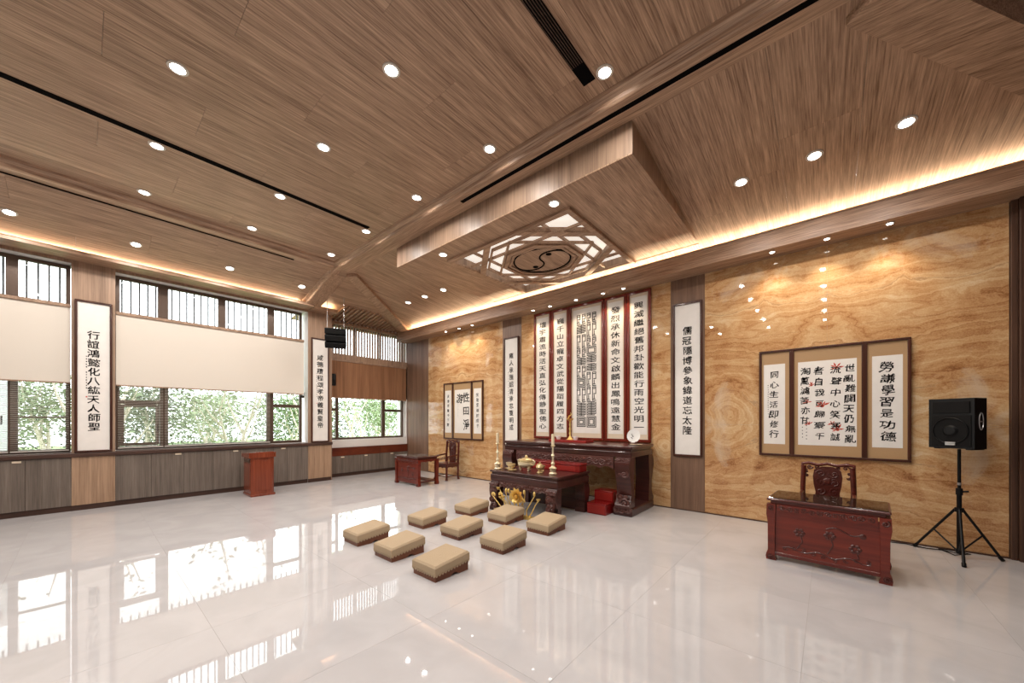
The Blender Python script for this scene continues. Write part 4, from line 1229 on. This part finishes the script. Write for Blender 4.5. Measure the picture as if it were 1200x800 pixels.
pm_ = MB().lathe([(.03, 0), (.125, .012), (.13, .018), (.06, .008)], (0, 0, 0), 24).xf(Matrix.Translation((0, .02, .16)) @ Matrix.Rotation(R(80), 4, 'X'))
pm_.build('plate', M['porcelain'], pl, smooth=40)
m = MB()
for k in range(5): dab(m, -.03 + .015 * (k % 3), .19 - .02 * k, .035, .018, lambda a, b: (a, -.014 + .17 * (b - .16), b))
m.build('brush_mark', M['ink'], pl)
MB().box(-.09, .09, -.06, .06, 0, .02, .006).build('stand', M['rose'], pl)
for s in (-1, 1): MB().tube([(s * .05, -.04, .02), (s * .05, -.02, .045), (s * .05, .05, .10)], .009, 6).build('stand_arm', M['rose'], pl)
MB().lathe([(.10, 0), (.12, .014), (.05, .01)], (.10, -.12, 0), 16).build('saucer', M['pale_brass'], pl, smooth=40)

# ---------------- desks and armchairs
def desk(loc, rz, label, w=1.07, dp=.66, h=.755):
    o = empty('writing_desk', loc, rz, label=label, cat='desk', group='carved rosewood desks')
    hw, hd = w / 2, dp / 2
    MB().box(-hw, hw, -hd, hd, h - .035, h - .006, .01).build('table_top', M['rose'], o)
    MB().box(-hw + .02, hw - .02, -hd + .02, hd - .02, h - .006, h, .002).build('glass_top', M['desk_glass'], o)
    MB().box(-hw + .035, hw - .035, -hd + .03, hd - .03, h - .075, h - .035, .006).build('waist_moulding', M['rose'], o)
    apf = MB().prism(scallop(-hw + .10, hw - .10, h - .175, h - .075, 5, .022), 'y', -hd + .012, -hd + .036).build('front_apron', M['rose_red'], o)
    frieze(MB(), -hw + .12, hw - .12, h - .15, h - .085, -hd + .012, 12, .006, 6).build('apron_carving', M['rose_carved'], apf, smooth=50, kind='stuff')
    for s in (-1, 1):
        MB().prism(scallop(-hd + .08, hd - .08, h - .15, h - .075, 3, .02), 'x', s * (hw - .03) - .012, s * (hw - .03) + .012).build('side_apron', M['rose_red'], o)
    for sx in (-1, 1):
        for sy in (-1, 1):
            lg = MB(); cx_, cy_ = sx * (hw - .045), sy * (hd - .045)
            prof = [(-.045, h - .075), (.045, h - .075), (.05, h - .2), (.036, h - .30), (.034, .12), (.05, .07), (.056, .04), (.05, 0), (-.05, 0), (-.036, .06), (-.036, h - .3)]
            lg.prism([(cx_ + sx * a, b) for a, b in (prof if sx > 0 else prof[::-1])], 'y', cy_ - .04, cy_ + .04)
            g = lg.build('leg', M['rose_red'], o, smooth=35)
            c = MB(); swirl(c, (cx_ + sx * .01, cy_ + sy * .042, .045), .034, 1.4, 0, sx, .012); swirl(c, (cx_, cy_ + sy * .042, h - .13), .035, 1.3, 1, -sx, .009)
            c.build('claw_foot_carving', M['rose_carved'], g, smooth=50, kind='stuff')
    pn = MB().box(-hw + .08, hw - .08, -hd + .03, -hd + .05, .06, h - .12, .003).build('front_panel', M['rose_red'], o)
    MB().box(-hw + .08, hw - .08, -hd + .022, -hd + .056, .06, .10, .004).build('panel_rail', M['rose_red'], o)
    c = MB(); rn = random.Random(9); y = -hd + .028
    c.tube([(-.38 + .76 * k / 14, y, .17 + .02 * math.sin(k * 1.3)) for k in range(15)], .006, 5)
    for k in range(9): swirl(c, (-.36 + .09 * k, y, .16 + .02 * math.sin(k)), .026, 1.2, k, 1 if k % 2 else -1, .005, n=8)
    for bx, bz in ((-.22, .38), (.05, .40), (.26, .30)):
        for k in range(6):
            t = k * math.pi / 3; c.ball((bx + .035 * math.cos(t), y, bz + .035 * math.sin(t)), (.022, .006, .018), 6, 4)
        c.tube([(bx, y, bz), (bx + .03, y, bz - .1), (bx - .02, y, .19)], .006, 5)
    c.tube([(.02 + .3 * k / 9, y, .47 + .03 * math.sin(k * .7)) for k in range(10)], .007, 5)
    c.ball((.32, y, .45), (.03, .006, .03), 8, 5)
    c.build('flower_carving', M['rose_carved'], pn, smooth=50, kind='stuff')
    for k in range(5):
        a = -hw + .10 + k * (w - .20) / 5
        MB().box(a, a + (w - .2) / 5 - .02, hd - .30, hd - .05, .10, .125, .004).build('footrest_slat', M['rose'], o)
    for s in (-1, 1): MB().box(s * (hw - .06) - .02, s * (hw - .06) + .02, -hd + .08, hd - .08, .08, .12, .005).build('stretcher', M['rose'], o)
    return o

def armchair(loc, rz, label, mats=('rose', 'rose_carved')):
    """faces local -y; origin under the seat centre"""
    a, b = M[mats[0]], M[mats[1]]
    o = empty('armchair', loc, rz, label=label, cat='chair', group='carved rosewood armchairs')
    MB().box(-.29, .29, -.24, .24, .44, .475, .01).build('seat', a, o)
    MB().prism(scallop(-.25, .25, .34, .44, 3, .025), 'y', -.225, -.20).build('seat_apron', b, o)
    for sx in (-1, 1):
        MB().prism(scallop(-.2, .2, .35, .44, 2, .02), 'x', sx * .25 - .012, sx * .25 + .012).build('side_apron', b, o)
        for sy in (-1, 1):
            l = MB().tube([(sx * .25, sy * .205, .44), (sx * .255, sy * .21, .25), (sx * .25, sy * .205, .08), (sx * .265, sy * .22, 0)], [.036, .028, .026, .04], 8).build('leg', a, o, smooth=50)
        MB().box(sx * .25 - .014, sx * .25 + .014, -.19, .19, .09, .115, .004).build('stretcher', a, o)
        ar = MB().tube([(sx * .27, -.20, .66), (sx * .275, -.05, .675), (sx * .27, .19, .70)], [.026, .022, .022], 8).build('armrest', a, o, smooth=50)
        MB().tube([(sx * .265, -.19, .475), (sx * .28, -.20, .56), (sx * .27, -.19, .66)], .018, 7).build('arm_post', a, ar, smooth=50)
        c = MB()
        for k in range(3): swirl(c, (sx * .268, -.06 + .09 * k, .57), .05, 1.2, k, sx, .010, 'x', 8)
        c.build('arm_fretwork', b, ar, smooth=50, kind='stuff')
        MB().tube([(sx * .265, .20, .475), (sx * .265, .215, .75), (sx * .255, .235, 1.06)], [.032, .03, .03], 8).build('back_post', a, o, smooth=50)
    MB().box(-.25, .25, -.20, -.18, .09, .115, .004).build('stretcher', a, o)
    pts = [(-.265, .235, 1.04), (-.27, .24, 1.085), (-.20, .24, 1.10), (-.10, .24, 1.075), (0, .24, 1.10), (.10, .24, 1.075), (.20, .24, 1.10), (.27, .24, 1.085), (.265, .235, 1.04)]
    cr = MB().tube(pts, .022, 7).build('crest_rail', a, o, smooth=60)
    c = MB()
    for sx in (-1, 1):
        swirl(c, (sx * .19, .235, 1.045), .035, 1.2, 0, sx, .010); swirl(c, (sx * .10, .235, 1.04), .032, 1.2, 2, -sx, .010); swirl(c, (sx * .225, .235, .98), .03, 1.2, 1, -sx, .010); swirl(c, (sx * .225, .232, .92), .026, 1.2, 3, sx, .009)
    c.build('crest_fretwork', b, cr, smooth=50, kind='stuff')
    sp = MB().prism([(-.12, .475), (.12, .475), (.14, .60), (.125, .70), (.145, .80), (.155, .92), (.14, 1.01), (.06, 1.06), (-.06, 1.06), (-.14, 1.01), (-.155, .92), (-.145, .80), (-.125, .70), (-.14, .60)], 'y', .215, .24).build('carved_splat', b, o)
    c = MB()
    for k in range(4):
        for sx in (-1, 1): swirl(c, (sx * .07, .213, .60 + .12 * k), .055, 1.3, k, sx if k % 2 else -sx, .009)
    c.ball((0, .213, .86), (.05, .012, .05), 10, 6)
    c.build('splat_carving', b, sp, smooth=50, kind='stuff')
    MB().box(-.25, .25, .205, .235, .54, .565, .005).build('lower_back_rail', a, o)
    return o
desk((-.02, 5.76, 0), R(-4), 'red carved rosewood desk near the speaker, set before the maple-leaf calligraphy')
armchair((-.02, 6.43, 0), R(-2), 'carved rosewood armchair behind the near desk, only its back showing')
desk((-8.42, 5.86, 0), 0, 'carved rosewood desk far off by the recess, seen with its footrest')
armchair((-8.36, 6.84, 0), 0, 'carved rosewood armchair at the far desk, whole frame visible')

# ---------------- kneeling stools
def kneeler():
    o = empty('kneeling_stool', (0, 0, 0), label='x', cat='kneeling stool', group='nine kneeling stools in three rows')
    hw, d = .195, .46
    base = MB()
    zf, zb = .075, .12      # underside of the mat at the low (front) and high (rear) ends
    arch = [(0, 0), (.20, 0)] + [(.20 + .012 * k, .028 * math.sin(math.pi * k / 10)) for k in range(1, 10)] + [(.32, 0), (d, 0), (d, zb), (0, zf)]
    base.prism(arch, 'x', -hw, hw)
    base.build('wedge_base', M['cush_base'], o)
    top = MB()
    zt0, zt1 = .165, .215; e = .012
    def ring(z0, z1, i): return [(-hw - e + i, -e + i, z0), (hw + e - i, -e + i, z0), (hw + e - i, d + e - i, z1), (-hw - e + i, d + e - i, z1)]
    r1, r2, r3 = ring(zf, zb, 0), ring(zt0 - .02, zt1 - .02, 0), ring(zt0, zt1, .02)
    top.add(r1 + r2 + r3, [(3, 2, 1, 0), (8, 9, 10, 11)] + [(k + i, k + (i + 1) % 4, k + 4 + (i + 1) % 4, k + 4 + i) for k in (0, 4) for i in range(4)])
    c = top.build('reed_mat', M['mat'], o)
    z = MB()
    def teeth(p, q, n):
        p, q = Vector(p), Vector(q)
        out = Vector((q.y - p.y, p.x - q.x, 0)).normalized() * .003
        for k in range(n):
            a, b = p.lerp(q, k / n), p.lerp(q, (k + 1) / n); m_ = (a + b) / 2 - Vector((0, 0, .026))
            z.add([a + out, m_ + out, b + out, a - out * 4, m_ - out * 4, b - out * 4], [(0, 1, 2), (5, 4, 3), (0, 3, 4, 1), (1, 4, 5, 2)])
    teeth(r1[0], r1[1], 10); teeth(r1[1], r1[2], 12); teeth(r1[2], r1[3], 10); teeth(r1[3], r1[0], 12)
    z.build('stitched_edge', M['mat'], c)
    return o
kn = kneeler()
cols_ = [(-4.985, 'the windows'), (-4.145, None), (-3.31, 'the viewer')]
rows_ = [(2.40, 'front row'), (3.45, 'middle row'), (4.44, 'rear row')]
first = True
for y, rn_ in rows_:
    for k, (x, _) in enumerate(cols_):
        lb = 'woven-topped wooden kneeling stool, %s, %s' % ({'front row': 'row farthest from the altar', 'middle row': 'middle row', 'rear row': 'row nearest the altar'}[rn_], ('left', 'centre', 'right')[k])
        if first: kn.location = (x, y, 0); kn['label'] = lb; first = False
        else: copy_tree(kn, (x, y, 0), None, lb)

# ---------------- loudspeaker on its stand
ss = empty('speaker_stand', (1.22, 7.03, 0), label='black tripod stand holding the loudspeaker beside the near desk', cat='speaker stand')
MB().tube([(0, 0, .06), (0, 0, .80)], .022, 10).build('lower_tube', M['black_metal'], ss, smooth=50)
MB().tube([(0, 0, .80), (0, 0, 1.343)], .016, 10).build('upper_tube', M['black_metal'], ss, smooth=50)
MB().tube([(0, 0, .78), (0, 0, .86)], .03, 10).build('locking_collar', M['black'], ss)
MB().tube([(.02, 0, .82), (.075, 0, .83)], .012, 6).build('locking_knob', M['black'], ss)
MB().tube([(0, 0, .90), (0, 0, .93)], .0175, 10).build('tape_band', M['silver'], ss)
MB().tube([(0, 0, .57), (0, 0, .62)], .04, 10).build('hub', M['black'], ss)
MB().tube([(0, 0, .07), (0, 0, .11)], .032, 10).build('lower_hub', M['black'], ss)
for (fx, fy) in ((-.035, -.416), (-.35, .25), (.37, .17)):
    l = MB().tube([(fx * .08, fy * .08, .60), (fx * .97, fy * .97, .025)], .014, 8).build('leg', M['black_metal'], ss)
    MB().tube([(fx * .93, fy * .93, .045), (fx, fy, .012)], .02, 8).build('rubber_foot', M['black'], l)
    MB().tube([(fx * .05, fy * .05, .09), (fx * .55, fy * .55, .30)], .009, 6).build('brace', M['black_metal'], l)
sk = empty('loudspeaker', (1.22, 7.0, 1.345), R(-36), label='black portable loudspeaker on the tripod stand', cat='speaker')
MB().prism([(-.20, -.16), (.20, -.16), (.20, .05), (.14, .16), (-.14, .16), (-.20, .05)], 'z', .012, .615).build('cabinet', M['black'], sk)
MB().box(-.175, .175, -.168, -.16, .04, .41, .003).build('woofer_grille', M['grillecloth'], sk)
MB().box(-.165, .165, -.172, -.16, .44, .58, .004).build('horn', M['grillecloth'], sk)
MB().tube([(.155 * math.cos(t * math.pi / 12), -.169, .225 + .155 * math.sin(t * math.pi / 12)) for t in range(25)], .008, 6).build('woofer_ring', M['black_metal'], sk, smooth=60)
MB().lathe([(.07, 0), (.05, .02), (.001, .024)], (0, 0, 0), 16).xf(Matrix.Translation((0, -.168, .225)) @ Matrix.Rotation(R(90), 4, 'X')).build('dust_cap', M['black'], sk, smooth=40)
MB().box(-.045, .045, -.176, -.168, .05, .09, .002).build('badge', M['silver'], sk)
h_ = MB().tube([(.201, -.05 + .035 * math.cos(t * math.pi / 10), .34 + .10 * math.sin(t * math.pi / 10)) for t in range(21)], .006, 6).build('side_handle', M['silver'], sk, smooth=60)
MB().box(.197, .206, -.08, -.02, .33, .345, .002).build('handle_bar', M['silver'], h_)
for sx in (-1, 1): MB().box(sx * .14 - .03, sx * .14 + .03, -.13, .08, 0, .012, .003).build('foot', M['black_metal'], sk)
cb = MB().tube([(.45, 7.33, .008), (.62, 7.30, .008), (.80, 7.34, .008), (.98, 7.26, .008), (1.12, 7.30, .008), (1.28, 7.22, .008), (1.36, 7.30, .008), (1.24, 7.36, .008), (1.1, 7.345, .008), (1.2, 7.12, .008), (1.25, 7.07, .04)], .006, 6)
cb.build('speaker_cable', M['black'], smooth=60, label='black cable lying along the stone wall at the speaker stand', cat='cable')

# ================================================================ OUTDOORS
MB().box(-45, -11.8, -30, 30, -.6, -.3).build('lawn', M['grass'], kind='structure')
ow = MB().box(-15.2, -14.9, -6.0, -1.05, -.3, 3.2)
ow = ow.build('garden_wall', M['outwall'], label='pale tiled outside wall seen through the left window', cat='wall')
for k in range(12):
    MB().box(-14.9, -14.893, -6.0, -1.05, -.25 + k * .28, -.25 + k * .28 + .265, .002).build('tile_course', M['outwall'], ow)
def tree(loc, hgt, seed, label, leafmat, nleaf=1500, spread=1.5, low=.9):
    rn = random.Random(seed)
    o = empty('garden_tree', loc, label=label, cat='tree', group='trees outside the windows')
    tr = MB(); tips = []
    nst = rn.choice((2, 3, 3))
    for s in range(nst):
        t = rn.uniform(0, 6.28); ln = rn.uniform(.15, .4)
        p0 = Vector((rn.uniform(-.1, .1), rn.uniform(-.1, .1), 0)); p = p0; d = Vector((math.cos(t) * ln, math.sin(t) * ln, 1)).normalized()
        pts = [p]; rs = [.10]
        for k in range(5):
            d = (d + Vector((rn.uniform(-.25, .25), rn.uniform(-.25, .25), .1))).normalized()
            p = p + d * hgt / 5.5; pts.append(p); rs.append(.10 - .017 * (k + 1))
            if k >= 1:
                bd = (d + Vector((rn.uniform(-1, 1), rn.uniform(-1, 1), .2))).normalized()
                q = [p, p + bd * .6, p + bd * 1.1 + Vector((0, 0, .25))]
                tr.tube(q, [.04, .028, .01], 5); tips += [q[1], q[2]]
        tr.tube(pts, rs, 7); tips.append(pts[-1]); tips.append(pts[-2])
    tr.build('trunk', M['bark'], o, smooth=60)
    f = MB()
    for k in range(nleaf):
        c = rn.choice(tips) + Vector((rn.gauss(0, .5), rn.gauss(0, .5), rn.gauss(0, .42))) * spread * .6
        if c.z < low: c.z = low + rn.random() * .5
        a = Vector((rn.uniform(-1, 1), rn.uniform(-1, 1), rn.uniform(-.6, .6))).normalized(); b = a.cross(Vector((rn.uniform(-1, 1), rn.uniform(-1, 1), 1))).normalized()
        s = rn.uniform(.06, .12)
        f.add([c - a * s, c + b * s * .5, c + a * s, c - b * s * .5], [(0, 1, 2, 3)])
    f.build('foliage', M[leafmat], o, kind='stuff')
    return o
specs = [(-15.0, .62, 2.7, 'slim pale-trunked tree outside the window right of the big scroll', 'leaf', 160, .8), (-15.6, 3.5, 2.8, 'forked pale-trunked tree outside the left part of the large window', 'leaf2', 240, .8),
         (-16.6, 6.2, 2.8, 'light green tree behind the large window\'s right half', 'leaf', 240, .8), (-17.6, 9.0, 2.9, 'pale-trunked tree outside the recess window', 'leaf2', 300, .8)]
for k in range(8):
    specs.append((-22.5 - 6.0 * (k % 2) - .3 * k, -4.2 + 3.1 * k, 2.8 + .05 * k + .5 * (k % 2), 'far leafy tree of the tree line outside, %s along the line' % ORD[k], ('leaf2', 'leaf', 'leaf3')[k % 3], 2600, 2.0))
for k, (x, y, hg, lb, lm, nl, spd) in enumerate(specs):
    tree((x, y, -.3), hg, 20 + k, lb, lm, nl, spd, .2 if k > 3 else .9)
def shrub(loc, w, h, seed, label, mat):
    rn = random.Random(seed)
    o = empty('garden_shrub', loc, label=label, cat='shrub', group='shrubs outside the windows')
    f = MB()
    for k in range(2600):
        u, v = rn.uniform(-1, 1), rn.uniform(0, 6.28); r = math.sqrt(rn.random())
        c = Vector((w * .5 * r * math.cos(v), w * r * math.sin(v), h * (.5 + .5 * u)))
        a = Vector((rn.uniform(-1, 1), rn.uniform(-1, 1), rn.uniform(-.6, .6))).normalized(); b = a.cross(Vector((rn.uniform(-1, 1), rn.uniform(-1, 1), 1))).normalized()
        s = rn.uniform(.10, .17)
        f.add([c - a * s, c + b * s * .5, c + a * s, c - b * s * .5], [(0, 1, 2, 3)])
    f.build('foliage', M[mat], o, kind='stuff')
    st_ = MB()
    for k in range(4): st_.tube([(0, 0, 0), (rn.uniform(-.3, .3), rn.uniform(-.6, .6), h * .5), (rn.uniform(-.4, .4), rn.uniform(-.9, .9), h * .9)], [.03, .02, .008], 5)
    st_.build('stems', M['bark'], o)
for k in range(7):
    x, y, w, h, m_, lb = -34.5 - .7 * k, -3.5 + 4.9 * k, 2.4, 3.9, ('leaf', 'leaf3', 'leaf2')[k % 3], 'dense tall shrub behind the tree line outside, %s from the left' % ORD[k]
    shrub((x, y, -.3), w, h, 60 + k, lb, m_)
